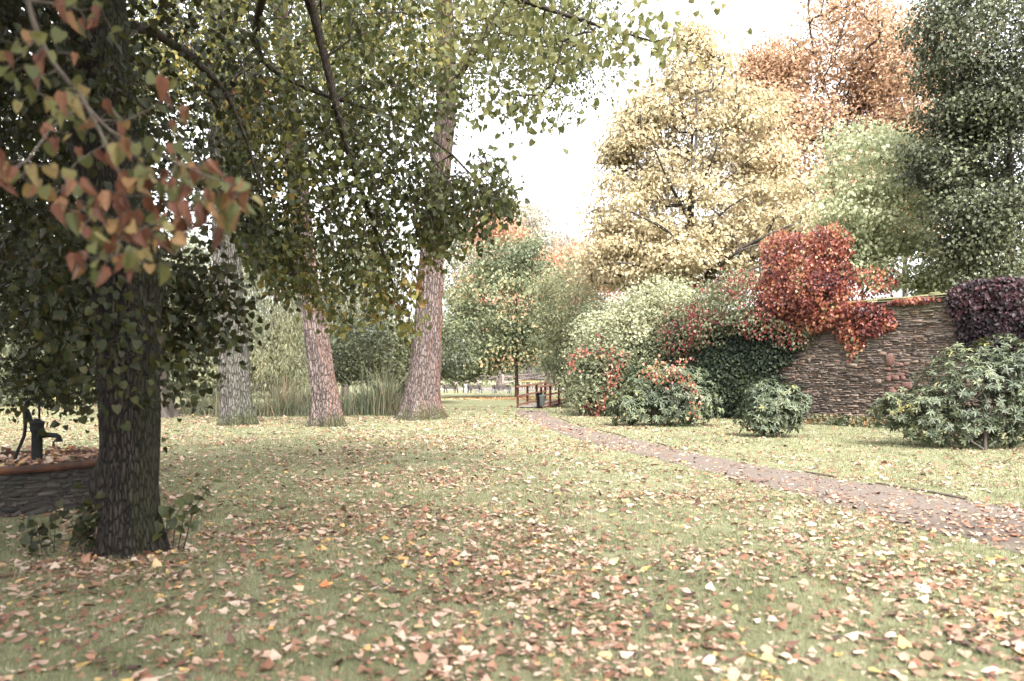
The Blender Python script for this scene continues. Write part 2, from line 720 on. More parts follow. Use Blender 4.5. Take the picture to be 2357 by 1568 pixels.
def trunk_loft(pts, rads, mat, base, sides=96, rows=200, flare=0.35, flare_h=0.6, lobes=6, seed=0, ridge=0.03, rs=16.0, zs=1.4,
               name='trunk', burls=()):
    """bark-ridged trunk with root flare along a bent axis"""
    pts = np.asarray(pts, float)
    rads = np.asarray(rads, float)
    z = np.linspace(0, 1, rows) ** 1.25
    zz = pts[0, 2] + (pts[-1, 2] - pts[0, 2]) * z
    cx = np.interp(zz, pts[:, 2], pts[:, 0])
    cy = np.interp(zz, pts[:, 2], pts[:, 1])
    ker = np.ones(9) / 9
    cx = np.convolve(np.pad(cx, 4, 'edge'), ker, 'valid')
    cy = np.convolve(np.pad(cy, 4, 'edge'), ker, 'valid')
    rr = np.interp(zz, pts[:, 2], rads)
    a = np.arange(sides) * 2 * math.pi / sides
    A, Z = np.meshgrid(a, zz)
    ph = np.random.RandomState(seed).rand(8) * 6.28
    lob = 0.6 + 0.4 * np.cos(lobes * A + ph[0] + 0.5 * np.sin(2 * A + ph[1])) + 0.25 * np.cos(3 * A + ph[2])
    fl = np.exp(-np.maximum(Z - pts[0, 2], 0) / flare_h * 1.6)
    R = rr[:, None] * (1 + flare * fl * lob + 0.04 * np.cos(2 * A + ph[3] + Z * 0.3) + 0.03 * np.cos(5 * A + ph[4] + Z * 0.2) * (1 - fl))
    Pn = np.stack([np.cos(A) * rr.mean() * rs, np.sin(A) * rr.mean() * rs, Z * zs], -1).reshape(-1, 3)
    warp = vnoise(Pn * 0.35 + 40, seed + 3)[:, None] * np.array([1.6, 1.6, 0])
    rid = np.abs(vnoise(Pn + warp, seed) - 0.5) * 2
    rid = 0.7 * rid + 0.3 * vnoise(Pn * np.array([1.9, 1.9, 3.2]) + 7, seed + 1)
    R = R + ridge * (rid.reshape(R.shape) - 0.45) * 1.6
    for (ba, bz, bw, bh) in burls:
        da = np.angle(np.exp(1j * (A - ba)))
        R = R + bh * np.exp(-(da / bw) ** 2 - ((Z - bz) / (bw * 0.55)) ** 2)
    X = cx[:, None] + R * np.cos(A)
    Y = cy[:, None] + R * np.sin(A)
    V = np.stack([X, Y, Z], -1).reshape(-1, 3)
    i = np.arange(rows - 1)[:, None] * sides
    j = np.arange(sides)[None, :]
    j2 = (j + 1) % sides
    Q = np.stack([i + j, i + j2, i + sides + j2, i + sides + j], -1).reshape(-1, 4)
    return meshobj(name, V, Q, np.arange(len(Q)) * 4, mat, None, base, None, True)

# ------------------------------------------------------------------ the setting: lawn, path, pond, sand
def grass_ground():
    m, t = new_mat('lawn_soil')
    v = coords(t)
    big = noise(t, v, 0.35, 4)
    mid = noise(t, v, 3.0, 5, 0.65)
    fine = noise(t, v, 60, 4, 0.7)
    a = ramp(t, mid, [(0.3, (0.075, 0.08, 0.038, 1)), (0.55, (0.16, 0.165, 0.095, 1)), (0.75, (0.25, 0.24, 0.155, 1))])
    a = mixc(t, maprange(t, big, 0.35, 0.65), a, (0.18, 0.175, 0.1, 1))
    a = mixc(t, maprange(t, fine, 0.35, 0.75, 0.0, 0.55), a, (0.06, 0.06, 0.03, 1))
    finish(t, a, 0.95, fine, 0.03, 0.6, 0.15)
    return m


MAT_LAWN = grass_ground()
mb = MB()
gx = np.concatenate([np.linspace(-400, -30, 12)[:-1], np.linspace(-30, 30, 121), np.linspace(30, 400, 12)[1:]])
gy = np.concatenate([np.linspace(-200, -6, 8)[:-1], np.linspace(-6, 50, 113), np.linspace(50, 500, 14)[1:]])
GX, GY = np.meshgrid(gx, gy)
gp = np.stack([GX, GY, np.zeros_like(GX)], -1).reshape(-1, 3)


def gz(P):
    """gentle unevenness of the lawn"""
    P = np.asarray(P, float).reshape(-1, 3) * np.array([1, 1, 0])
    d = np.clip((P[:, 1] + 6) / 10, 0, 1) * np.clip((50 - P[:, 1]) / 8, 0, 1) * np.clip((30 - np.abs(P[:, 0])) / 5, 0, 1)
    return ((fbm(P * 0.5, 21, 2) - 0.5) * 0.07 - 0.02) * d


gp[:, 2] = gz(gp)
i = np.arange(len(gy) - 1)[:, None] * len(gx)
j = np.arange(len(gx) - 1)[None, :]
mb.add(gp, np.stack([i + j, i + j + 1, i + len(gx) + j + 1, i + len(gx) + j], -1).reshape(-1, 4))
tag(mb.build('lawn', MAT_LAWN, smooth=True), None, None, None, 'structure')

# the path: both edges as ground points read off the photograph, then resampled
low = [gnd(*D(x, y)) for x, y in ((1183, 944), (1205, 962), (1262, 984), (1335, 1010), (1480, 1050), (1700, 1102), (1960, 1166), (2130, 1212), (2357, 1278))]
upp = [gnd(*D(x, y)) for x, y in ((1252, 944), (1268, 957), (1330, 978), (1425, 1002), (1560, 1034), (1730, 1068), (1900, 1098), (2110, 1130), (2357, 1172))]
low.append(np.array([7.0, 4.6, 0.0]))
upp.append(np.array([9.6, 6.6, 0.0]))
low.append(np.array([10.0, 0.5, 0.0]))
upp.append(np.array([13.0, 2.5, 0.0]))


def resample(P, n):
    P = np.asarray(P, float)
    d = np.concatenate([[0], np.cumsum(np.linalg.norm(np.diff(P, axis=0), axis=1))])
    u = np.linspace(0, d[-1], n)
    R = np.stack([np.interp(u, d, P[:, k]) for k in range(3)], 1)
    for _ in range(10):
        R[1:-1] = 0.25 * R[:-2] + 0.5 * R[1:-1] + 0.25 * R[2:]
    return R


NP_ = 260
LO, UP = resample(low, NP_), resample(upp, NP_)
nz = (fbm(LO * 1.7, 3, 3) - 0.5)[:, None]
nz2 = (fbm(UP * 1.7, 8, 3) - 0.5)[:, None]
LOe, UPe = LO + (LO - UP) * nz * 0.22, UP + (UP - LO) * nz2 * 0.16
rowsP = []
for k in range(9):
    u = k / 8
    P = LOe * (1 - u) + UPe * u
    P[:, 2] = gz(P) + 0.005 + 0.014 * (1 - (2 * u - 1) ** 4)
    rowsP.append(P)
PV = np.stack(rowsP, 1).reshape(-1, 3)
i = np.arange(NP_ - 1)[:, None] * 9
j = np.arange(8)[None, :]
m, t = new_mat('trodden_gravel')
v = coords(t)
n1 = noise(t, v, 0.8, 4)
n2 = noise(t, v, 14, 5, 0.7)
n3 = noise(t, v, 120, 3, 0.7)
c = ramp(t, n2, [(0.3, (0.055, 0.042, 0.034, 1)), (0.55, (0.1, 0.079, 0.065, 1)), (0.75, (0.145, 0.119, 0.1, 1))])
c = mixc(t, maprange(t, n3, 0.4, 0.75, 0, 0.5), c, (0.14, 0.11, 0.09, 1))
# the damp hollow in the foreground bend
vm = N(t, 'VectorMath', operation='DISTANCE')
t.links.new(v, vm.inputs[0])
vm.inputs[1].default_value = (5.2, 8.3, 0)
wet = maprange(t, math_(t, 'ADD', vm.outputs['Value'], math_(t, 'MULTIPLY', noise(t, v, 1.3, 4), 1.8)), 1.3, 2.4, 1.0, 0.0)
c = mixc(t, math_(t, 'MULTIPLY', wet, 0.8), c, (0.06, 0.045, 0.036, 1))
finish(t, c, maprange(t, wet, 0, 1, 0.95, 0.6), n3, 0.006, 0.5, 0.3)
mb = MB()
mb.add(PV, np.stack([i + j, i + j + 1, i + 9 + j + 1, i + 9 + j], -1).reshape(-1, 4))
tag(mb.build('path', m, smooth=True), None, None, None, 'structure')
PATHPOLY = np.concatenate([LOe, UPe[::-1]])[:, :2]


def in_poly(P, poly):
    x, y = P[:, 0], P[:, 1]
    r = np.zeros(len(P), bool)
    a, b = poly, np.roll(poly, -1, 0)
    for (x1, y1), (x2, y2) in zip(a, b):
        c = (y1 > y) != (y2 > y)
        if not c.any():
            continue
        r[c] ^= x[c] < (x2 - x1) * (y[c] - y1) / (y2 - y1) + x1
    return r


# low timber edging along the far side of the path
WOOD_EDGE = wood_mat('edging_wood', (0.05, 0.04, 0.035, 1), (0.16, 0.125, 0.1, 1), 5)
mb = MB()
e = UP + nrm(UP - LO) * 0.10
for k in range(40, NP_ - 6, 5):
    a, b = e[k].copy(), e[min(k + 5, NP_ - 1)].copy()
    a[2] = gz(a)[0] + 0.012 + 0.01 * random.random()
    b[2] = gz(b)[0] + 0.012 + 0.01 * random.random()
    if random.random() < 0.45:
        mb.bar(a, a + (b - a) * 0.985, 0.035, 0.03, bev=0.008)
tag(mb.build('path_edging', WOOD_EDGE), None, None, None, 'structure')

m, t = new_mat('pond_water')
finish(t, (0.05, 0.055, 0.045, 1), 0.08, noise(t, coords(t), 3.0, 3), 0.01, 0.15, 0.5)
ang = np.linspace(0, 2 * math.pi, 60, endpoint=False)
pr = 1 + 0.12 * np.sin(3 * ang + 1) + 0.08 * np.sin(5 * ang)
pc = np.array([-11.0, 38.5])
PV = np.stack([pc[0] + 6.0 * pr * np.cos(ang), pc[1] + 3.0 * pr * np.sin(ang), np.full(60, 0.03)], 1)
tag(meshobj('pond_water', PV, np.arange(60), [0], m), None, None, None, 'structure')

m, t = new_mat('playground_sand')
finish(t, ramp(t, noise(t, coords(t), 0.9, 5), [(0.3, (0.22, 0.18, 0.155, 1)), (0.7, (0.32, 0.265, 0.235, 1))]), 0.95)
PV = np.stack([6 + 26 * pr * np.cos(ang), 118 + 15 * pr * np.sin(ang), np.full(60, 0.03)], 1)
tag(meshobj('sand', PV, np.arange(60), [0], m), None, None, None, 'structure')

# ------------------------------------------------------------------ bark and leaf materials
MOSS = (0.05, 0.06, 0.018, 1)
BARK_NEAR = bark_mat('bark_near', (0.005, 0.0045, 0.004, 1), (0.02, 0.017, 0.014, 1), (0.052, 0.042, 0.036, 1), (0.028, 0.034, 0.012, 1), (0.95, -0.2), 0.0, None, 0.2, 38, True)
BARK_GREEN = bark_mat('bark_green', (0.02, 0.017, 0.015, 1), (0.08, 0.072, 0.063, 1), (0.16, 0.143, 0.13, 1), (0.07, 0.08, 0.055, 1), (0.8, -0.6), 0.5, MOSS, 0.28, 13, True)
BARK_RED = bark_mat('bark_red', (0.028, 0.021, 0.019, 1), (0.1, 0.077, 0.07, 1), (0.19, 0.15, 0.138, 1), (0.22, 0.08, 0.042, 1), (0.9, -0.2), 0.5, MOSS, 0.28, 12, True)
BARK_PINK = bark_mat('bark_pink', (0.028, 0.022, 0.02, 1), (0.1, 0.077, 0.07, 1), (0.19, 0.15, 0.138, 1), (0.2, 0.095, 0.06, 1), (0.98, -0.2), 0.4, MOSS, 0.28, 14, True)
BARK_DARK = bark_mat('bark_dark', (0.02, 0.018, 0.016, 1), (0.06, 0.05, 0.042, 1), (0.12, 0.1, 0.085, 1), None, (1, 0), 0, None, 0.15, 9)
BARK_TWIG = bark_mat('bark_twig', (0.018, 0.015, 0.013, 1), (0.045, 0.036, 0.03, 1), (0.09, 0.075, 0.065, 1), None, (1, 0), 0, None, 0.4, 20)
BARK_FAR = bark_mat('bark_far', (0.05, 0.042, 0.036, 1), (0.11, 0.09, 0.075, 1), (0.2, 0.17, 0.15, 1), None, (1, 0), 0, None, 0.3, 6)

R_ = lambda *a: [(p, (r, g, b, 1)) for p, r, g, b in a]
L_LINDEN = leaf_mat('linden_leaf', R_((0, .01, .015, .007), (.5, .025, .034, .012), (.75, .06, .068, .018), (.88, .2, .16, .035), (.96, .24, .14, .035), (1, .13, .05, .025)), .5, .4, .3, 30)  # leaf green darkened: shade on the near foliage is put into the colour
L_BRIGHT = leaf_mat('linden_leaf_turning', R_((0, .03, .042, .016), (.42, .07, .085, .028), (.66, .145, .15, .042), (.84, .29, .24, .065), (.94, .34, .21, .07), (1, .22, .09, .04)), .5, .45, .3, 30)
L_SPRAY = leaf_mat('linden_leaf_lit', R_((0, .1, .115, .045), (.4, .19, .2, .08), (.7, .3, .28, .12), (.9, .38, .28, .12), (1, .3, .15, .08)), .5, .5, .3, 30)  # yellowing leaf, lightened to carry the daylight on the right hand spray
L_WITHER = leaf_mat('withered_leaf', R_((0, .08, .095, .04), (.25, .16, .165, .065), (.4, .24, .2, .085), (.48, .3, .18, .085), (.56, .2, .085, .055), (1, .11, .045, .032)), .55, .4, .3, 45)
L_YELLOW = leaf_mat('yellow_maple_leaf', R_((0, .27, .21, .12), (.35, .37, .305, .185), (.7, .45, .385, .245), (.9, .44, .35, .21), (1, .36, .19, .1)), .6, .4, .25)
L_ORANGE = leaf_mat('orange_leaf', R_((0, .24, .135, .08), (.4, .36, .225, .14), (.7, .45, .305, .195), (1, .45, .35, .21)), .6, .4, .25)
L_PALE = leaf_mat('pale_green_leaf', R_((0, .18, .205, .115), (.4, .34, .37, .215), (.75, .47, .49, .31), (1, .52, .51, .3)), .55, .42, .3)
L_DARK = leaf_mat('dark_green_leaf', R_((0, .034, .04, .025), (.5, .082, .092, .05), (.8, .16, .165, .082), (.95, .22, .2, .08), (1, .3, .25, .08)), .5, .3, .4)
L_WILLOW = leaf_mat('willow_leaf', R_((0, .07, .08, .048), (.4, .15, .16, .096), (.75, .26, .26, .16), (1, .34, .32, .18)), .55, .4, .3)
L_MAPLE = leaf_mat('turning_maple_leaf', R_((0, .06, .075, .04), (.5, .14, .16, .085), (.72, .27, .28, .15), (.86, .46, .33, .18), (.95, .6, .32, .22), (1, .58, .27, .18)), .5, .38, .35)
L_ASH = leaf_mat('ash_leaf', R_((0, .07, .085, .046), (.4, .165, .178, .1), (.75, .29, .295, .17), (1, .4, .37, .2)), .55, .4, .3)
L_SILVER = leaf_mat('silver_shrub_leaf', R_((0, .13, .145, .085), (.5, .27, .28, .17), (1, .42, .41, .26)), .55, .35, .3)
L_CREEPER = leaf_mat('red_creeper_leaf', R_((0, .05, .022, .022), (.2, .11, .028, .026), (.4, .2, .05, .036), (.57, .29, .1, .052), (.7, .31, .165, .075), (.82, .17, .16, .08), (1, .09, .11, .055)), .4, .35, .45)
L_MIXVINE = leaf_mat('mixed_vine_leaf', R_((0, .04, .05, .028), (.4, .1, .112, .06), (.8, .2, .205, .115), (.86, .16, .045, .045), (1, .22, .045, .045)), .5, .35, .35)
L_PURPLE = leaf_mat('purple_creeper_leaf', R_((0, .01, .009, .011), (.5, .026, .014, .018), (.85, .06, .022, .025), (1, .045, .05, .025)), .5, .2, .25)
L_IVY = leaf_mat('ivy_leaf', R_((0, .008, .013, .01), (.6, .02, .029, .018), (1, .055, .064, .032)), .6, .15, .2)
L_RHODO = leaf_mat('rhododendron_leaf', R_((0, .022, .032, .018), (.5, .058, .072, .04), (.9, .125, .138, .07), (1, .24, .2, .06)), .45, .15, .35)
L_FAR = leaf_mat('far_leaf', R_((0, .09, .1, .06), (.4, .17, .17, .1), (.7, .28, .25, .15), (1, .42, .28, .18)), .6, .35, .25)
L_FARRED = leaf_mat('far_red_leaf', R_((0, .24, .16, .11), (.5, .45, .25, .16), (1, .6, .34, .22)), .6, .4, .25)
L_GREYTWIG = leaf_mat('far_grey_leaf', R_((0, .18, .16, .14), (.6, .3, .27, .22), (1, .42, .38, .26)), .6, .35, .25)

# ------------------------------------------------------------------ near linden
nb = np.array([-3.55, 7.4, 0.0])
tp = [(-3.52, 7.42, -0.05), (-3.55, 7.4, 0.6), (-3.54, 7.4, 1.2), (-3.57, 7.4, 2.2), (-3.66, 7.42, 3.1), (-3.84, 7.45, 4.2), (-3.98, 7.5, 6.0), (-3.9, 7.6, 9.0)]
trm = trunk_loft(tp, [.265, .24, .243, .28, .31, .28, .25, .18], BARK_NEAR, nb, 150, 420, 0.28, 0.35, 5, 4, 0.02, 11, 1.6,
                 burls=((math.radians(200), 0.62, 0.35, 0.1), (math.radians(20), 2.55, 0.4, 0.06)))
limbs = [
    ([(-3.95, 7.5, 5.6), (-3.2, 8.6, 6.9), at(300, -25, 11), at(345, 140, 12.3), at(380, 243, 13.3), at(398, 300, 13.8)], .13, .018),
    ([(-3.97, 7.5, 6.2), (-2.0, 8.7, 7.4), at(430, -40, 11), at(545, 8, 10.8), at(655, 42, 10.3)], .12, .012),
    ([(-3.96, 7.5, 5.9), (-2.6, 9.2, 7.3), at(262, 60, 12.4), at(420, 130, 13.2), at(500, 205, 13.6)], .1, .012),
    ([(-3.84, 7.45, 4.2), at(40, 60, 9), at(-30, 120, 10), at(-80, 260, 10.5)], .1, .015),
    ([(-3.9, 7.5, 4.8), at(150, 30, 9), at(225, 90, 9.8), at(262, 190, 10.4)], .09, .012),
    ([(-3.9, 7.6, 8.5), (-2.5, 7.0, 11), (0.0, 6.0, 13)], .14, .03),
    ([(-3.9, 7.6, 8.8), (-5.5, 9.5, 12), (-7.5, 11.0, 14)], .14, .03),
    ([(-3.9, 7.6, 8.0), (-4.2, 4.5, 8.2), (-4.0, 1.0, 8.4)], .14, .03),
    ([(-3.95, 7.55, 7.0), (-1.5, 4.5, 9.0), (1.0, 1.0, 9.8)], .12, .03),
]
nc0 = [
    E(190, 110, 80, 150, 120, 9.5, 2.8, shell=.25, gap=.40, gfreq=.9, seed=1),          # dark mass upper left
    E(150, 30, 45, 60, 75, 10, 2.0, shell=.2, gap=.4, gfreq=.9, seed=2),
    E(34, 182, 285, 46, 34, 8.6, .6, shell=.2, gap=.3, seed=15),
    E(18, 100, 55, 48, 75, 7.0, .35, shell=.2, gap=.3, seed=29),
    E(16, 105, 255, 40, 36, 6.95, .25, shell=.2, gap=.3, seed=30),                        # shoots round the trunk
    E(16, 188, 335, 38, 30, 8.7, .5, shell=.2, seed=16),
    E(30, 112, 305, 40, 30, 8.0, .5, shell=.2, gap=.3, seed=17),
    E(9, 120, 345, 30, 34, 6.98, .1, shell=.2, seed=18),
    E(8, 92, 380, 14, 12, 7.9, .2, shell=.2, seed=19),
    E(190, 25, 295, 70, 85, 13.6, 1.6, shell=.2, gap=.38, gfreq=.9, seed=20),           # left edge
    E(50, 60, 375, 45, 25, 14.0, .8, shell=.2, gap=.3, seed=27),
    E(90, -40, 200, 70, 150, 10.5, 2.0, shell=.2, gap=.35, seed=21),
    E(60, 75, 215, 60, 60, 9.5, 1.0, shell=.2, gap=.38, seed=28),
]
nc = [
    E(180, 345, 55, 140, 95, 13.2, 2.0, shell=.2, gap=.37, gfreq=.9, seed=3),           # over the middle trunks
    E(30, 410, 75, 62, 70, 13.0, 1.2, shell=.2, gap=.40, gfreq=.9, seed=4),
    E(60, 345, 175, 80, 75, 12.8, 1.3, shell=.2, gap=.38, gfreq=1.0, seed=5),
]
ncs = [
    E(42, 520, 18, 75, 45, 10.9, 1.0, shell=.2, gap=.4, gfreq=1.2, seed=11),            # right hand spray
    E(15, 520, 88, 42, 32, 10.8, .6, shell=.2, gap=.36, seed=12),
    E(14, 610, 30, 55, 25, 10.4, .6, shell=.2, gap=.3, seed=13),
    E(5, 658, 42, 20, 12, 10.3, .3, shell=.2, seed=14),
]
vis = np.concatenate(nc)
vis0 = np.concatenate(nc0)
viss = np.concatenate(ncs)
# drooping sprays of the hanging bough: thin twigs with leaves along them, ragged at the lower ends
rs = np.random.RandomState(77)
bx_ = [240, 250, 262, 280, 300, 315, 330, 345, 360, 380, 395, 412, 425, 438, 455, 480, 515]
by_ = [225, 258, 280, 302, 298, 316, 330, 338, 330, 318, 330, 348, 305, 262, 248, 240, 222]
strand_line, strand_leaf, strand_axis = [], [], []
for q in range(330):
    px = 240 + 275 * rs.rand() ** 1.4
    bot = np.interp(px, bx_, by_)
    top = rs.uniform(70 if px < 440 else 150, bot - 25)
    end = min(bot + rs.uniform(-14, 8), top + rs.uniform(45, 120))
    Y = 13.2 + rs.normal() * .75
    a, b = at(px - rs.uniform(4, 26), top, Y + rs.uniform(0, .5)), at(px, end, Y)
    u = np.linspace(0, 1, 14)[:, None]
    ln = a * (1 - u) + b * u + np.array([.05, -.05, .22]) * np.sin(u * 3.14) * rs.uniform(.3, 1.2) + np.cumsum(rs.normal(size=(14, 3)) * .012, 0)
    strand_line.append(ln)
    k = int(12 + np.linalg.norm(b - a) * 13)
    w_ = rs.rand(k, 1) ** .8
    p = a * (1 - w_) + b * w_ + np.array([.05, -.05, .22]) * np.sin(w_ * 3.14) * .7
    o_ = rs.normal(size=(k, 3)) * np.array([.1, .1, .07])
    strand_leaf.append(p + o_)
    strand_axis.append(nrm(o_) * .7 + np.array([0, 0, -.9]) + rs.normal(size=(k, 3)) * .4)
up_ = np.concatenate([  # unseen upper crown, extended over the camera to shade the near lawn
    ell(260, (-5.5, 6.0, 12.0), (6.0, 5.5, 4.0), shell=.3, gap=.33, seed=22),
    ell(300, (-4.5, 1.8, 9.8), (5.5, 5.0, 2.8), shell=.3, gap=.3, seed=23),
    ell(170, (-8.5, 5.0, 9.0), (4.0, 6.0, 3.5), shell=.3, gap=.32, seed=24),
    ell(420, (-4.2, 2.4, 7.0), (4.6, 3.4, 1.5), shell=.3, gap=.25, seed=26)])  # low canopy out of view, added to deepen the shade at lower left
lv1 = cluster_leaves(vis, 18, (.27, .27, .23), .085, T_HEART, .9, .35, .5, .8, tlo=.38, ta=1.1, tb=.6, tfreq=.5)
sp_ = np.concatenate(strand_leaf)
lvS = leaf_arrays(sp_, .085 * (.65 + .6 * RNG.random(len(sp_))), mk_tint(sp_, .7, .4, 1.2, .6, 8), T_HEART, np.concatenate(strand_axis), RNG.normal(size=sp_.shape) * .7 + np.array([0, -.3, .6]))
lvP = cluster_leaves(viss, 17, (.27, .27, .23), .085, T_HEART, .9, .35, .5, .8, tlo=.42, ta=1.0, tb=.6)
lv0 = cluster_leaves(vis0, 28, (.28, .28, .24), .07, T_HEART, .9, .35, .5, .8, tlo=.4, ta=.9, tb=.5)
lv2 = cluster_leaves(up_, 60, (.6, .6, .5), .13, T_SIMPLE, .6, .4, .8, .6)
root = empty('linden_tree', nb, 'dark barked linden nearest the camera with overhanging crown, in front of the stone basin', 'tree', 'old lindens on the lawn')
trm.parent = root
s = Skel()
s.path(tp, .28, .16, .5, True)
skip = s.n
for pts, r0, r1 in limbs:
    s.path(pts, r0, r1)
s.attach(np.concatenate([vis, vis0, viss, np.array([l[0] for l in strand_line]), up_]), .45, .1, .1, .12)
limb_objects(s, skip, .0055, 6, BARK_TWIG, root, nb, 2.3)
mb = MB()
mb.add(*lv1)
mb.add(*lvS)
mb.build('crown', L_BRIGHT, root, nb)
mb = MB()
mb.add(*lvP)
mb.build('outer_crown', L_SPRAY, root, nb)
mb = MB()
for ln in strand_line:
    mb.tube(ln, np.linspace(.009, .003, len(ln)), 5)
mb.build('hanging_twigs', BARK_TWIG, root, nb, True)['kind'] = 'stuff'
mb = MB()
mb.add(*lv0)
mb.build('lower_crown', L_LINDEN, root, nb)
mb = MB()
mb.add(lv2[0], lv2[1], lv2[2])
mb.build('upper_and_shade_crown', L_LINDEN, root, nb)

# unseen linden, added behind the viewer to shade the near left of the lawn
for q, (bx, by, lab) in enumerate(((-2.2, -3.0, 'unseen linden added behind the viewpoint to shade the near lawn'),)):
    b = np.array([bx, by, 0])
    cl = np.concatenate([ell(260, b + np.array([0, 1.0, 9.5]), (6.5, 5.5, 4.5), shell=.3, gap=.33, seed=400 + q), ell(90, b + np.array([0, 3.0, 6.2]), (6.0, 3.0, 1.6), shell=.3, gap=.33, seed=410 + q)])
    lf = cluster_leaves(cl, 60, (.6, .6, .45), .16, T_SIMPLE, .7, .4, .8, .7)
    tree('linden_tree', lab, 'tree', b, ([b + np.array([0, 0, -.05]), b + np.array([0, 0, 3]), b + np.array([.2, .3, 7]), b + np.array([.2, .5, 11])], .4, .1), [], cl, lf, (BARK_DARK, L_LINDEN), 'old lindens on the lawn', .02, .9, .15)

# low shoots at the foot of the near linden
sh = empty('leafy_shoot', (-3.15, 7.45, 0), 'young shoot with few broad leaves at the right foot of the dark trunk', 'sapling')
mb = MB()
lp, la = [], []
for k in range(5):
    a0 = np.array([-3.2 + .03 * k, 7.3 + .05 * k, 0])
    a1 = at(*D(380 + 28 * k, 1165 - 14 * k), 7.4 + .05 * k)
    mid = (a0 + a1) / 2 + np.array([-.05, 0, .06])
    mb.tube([a0, mid, a1], [.006, .005, .003], 5)
    for q in range(4):
        u = .35 + .65 * q / 3
        lp.append(a0 * (1 - u) ** 2 + 2 * mid * u * (1 - u) + a1 * u * u)
        la.append([random.uniform(-.4, 1), random.uniform(-.6, .6), random.uniform(-.5, .1)])
mb.build('stem', BARK_TWIG, sh, (-3.15, 7.45, 0))
lp, la = np.array(lp), np.array(la)
a_, b_, c_ = leaf_arrays(lp, .1, RNG.random(len(lp)) * .5, T_HEART, la, np.array([[.1, -.5, 1.0]]) + RNG.normal(size=lp.shape) * .3)
mb = MB()
mb.add(a_, b_, c_)
mb.build('leaves', L_BRIGHT, sh, (-3.15, 7.45, 0))

sh2b = np.array([-4.05, 7.3, 0])
sh2 = empty('leafy_shoot', sh2b, 'low tuft of dark green shoots between the dark trunk and the basin wall', 'sapling')
mb = MB()
lp, la = [], []
for k in range(16):
    a0 = sh2b + np.array([random.uniform(-.3, .25), random.uniform(-.2, .1), 0])
    a1 = a0 + np.array([random.uniform(-.3, .3), random.uniform(-.15, .2), random.uniform(.2, .62)])
    mb.tube([a0, (a0 + a1) / 2 + np.array([0, 0, .05]), a1], [.004, .003, .002], 4)
    for q in range(5):
        u = .3 + .7 * q / 4
        lp.append(a0 + (a1 - a0) * u)
        la.append([random.uniform(-1, 1), random.uniform(-1, .3), random.uniform(-.6, .2)])
mb.build('stem', BARK_TWIG, sh2, sh2b)
lp, la = np.array(lp), np.array(la)
a_, b_, c_ = leaf_arrays(lp, .085, RNG.random(len(lp)) * .55, T_HEART, la, np.array([[0, -.4, 1.0]]) + RNG.normal(size=lp.shape) * .4)
mb = MB()
mb.add(a_, b_, c_)
mb.build('leaves', L_LINDEN, sh2, sh2b)

# ------------------------------------------------------------------ withered spray hanging close to the camera
ob = at(-10, -330, 3.6)
br = empty('hanging_branch', ob, 'blurred branch with withered brown and yellow-green leaves hanging close to the camera at upper left', 'branch')
s = Skel()
s.path([ob, at(5, -120, 3.4), at(28, 0, 3.25), at(47, 52, 3.2), at(85, 102, 3.2)], .022, .009, .08, True)
s.path([at(47, 52, 3.2), at(70, 85, 3.25), at(110, 130, 3.2), at(150, 150, 3.15), at(205, 175, 3.1), at(240, 190, 3.1)], .008, .003, .06)
s.path([at(85, 102, 3.2), at(118, 170, 3.2), at(128, 220, 3.15), at(112, 255, 3.1)], .008, .003, .06)
s.path([at(110, 130, 3.2), at(160, 185, 3.2), at(190, 230, 3.1), at(175, 255, 3.1)], .006, .003, .06)
s.path([at(28, 0, 3.25), at(80, 10, 3.4), at(90, 40, 3.4)], .006, .003, .06)
s.path([at(85, 102, 3.2), at(50, 130, 3.1), at(28, 160, 3.05), at(10, 170, 3.0)], .006, .003, .06)
oc = []
for (x, y, rx, ry, n, Yd) in ((165, 165, 55, 28, 34, 3.15), (150, 205, 70, 30, 40, 3.15), (130, 235, 60, 28, 30, 3.1), (205, 200, 35, 30, 20, 3.1),
                              (85, 120, 40, 40, 20, 3.2), (45, 70, 35, 45, 16, 3.2), (120, 262, 40, 12, 10, 3.1), (50, 185, 45, 22, 13, 3.0),
                              (90, 18, 14, 24, 10, 3.4), (8, 175, 14, 30, 6, 3.0), (172, 100, 18, 26, 7, 3.2), (6, 55, 10, 8, 2, 3.0), (235, 190, 22, 10, 5, 3.1)):
    oc.append(E(int(n * 1.45), x, y, rx, ry, Yd, .22, shell=.1))
oc = np.concatenate(oc)
s.attach(oc, .06, .0, .2, .1)
V, Q = s.tubes(.0016, 5, 0, 2.6)
mb = MB()
mb.add(V, Q)
mb.build('stem', BARK_FAR, br, ob, True)
n = len(oc)
ax = RNG.normal(size=(n, 3)) * .55 + np.array([.15, 0, -.75])
no = RNG.normal(size=(n, 3)) * .6 + np.array([0, -.7, .6])
ti = RNG.random(n) * .62 + np.where(RNG.random(n) < .38, .4, 0) - .02
ti = np.clip(ti, 0, 1)
cur = (ti > .5) | (RNG.random(n) < .25)
mb = MB()
a_, b_, c_ = leaf_arrays(oc[~cur], .052 * (.8 + .4 * RNG.random((~cur).sum())), ti[~cur], T_HEART, ax[~cur], no[~cur])
mb.add(a_, b_, c_)
a_, b_, c_ = leaf_arrays(oc[cur], .07 * (.7 + .6 * RNG.random(cur.sum())), ti[cur], T_ROLLED, ax[cur] + np.array([0, 0, -.8]), no[cur])
mb.add(a_, b_, c_)
mb.build('leaves', L_WITHER, br, ob)

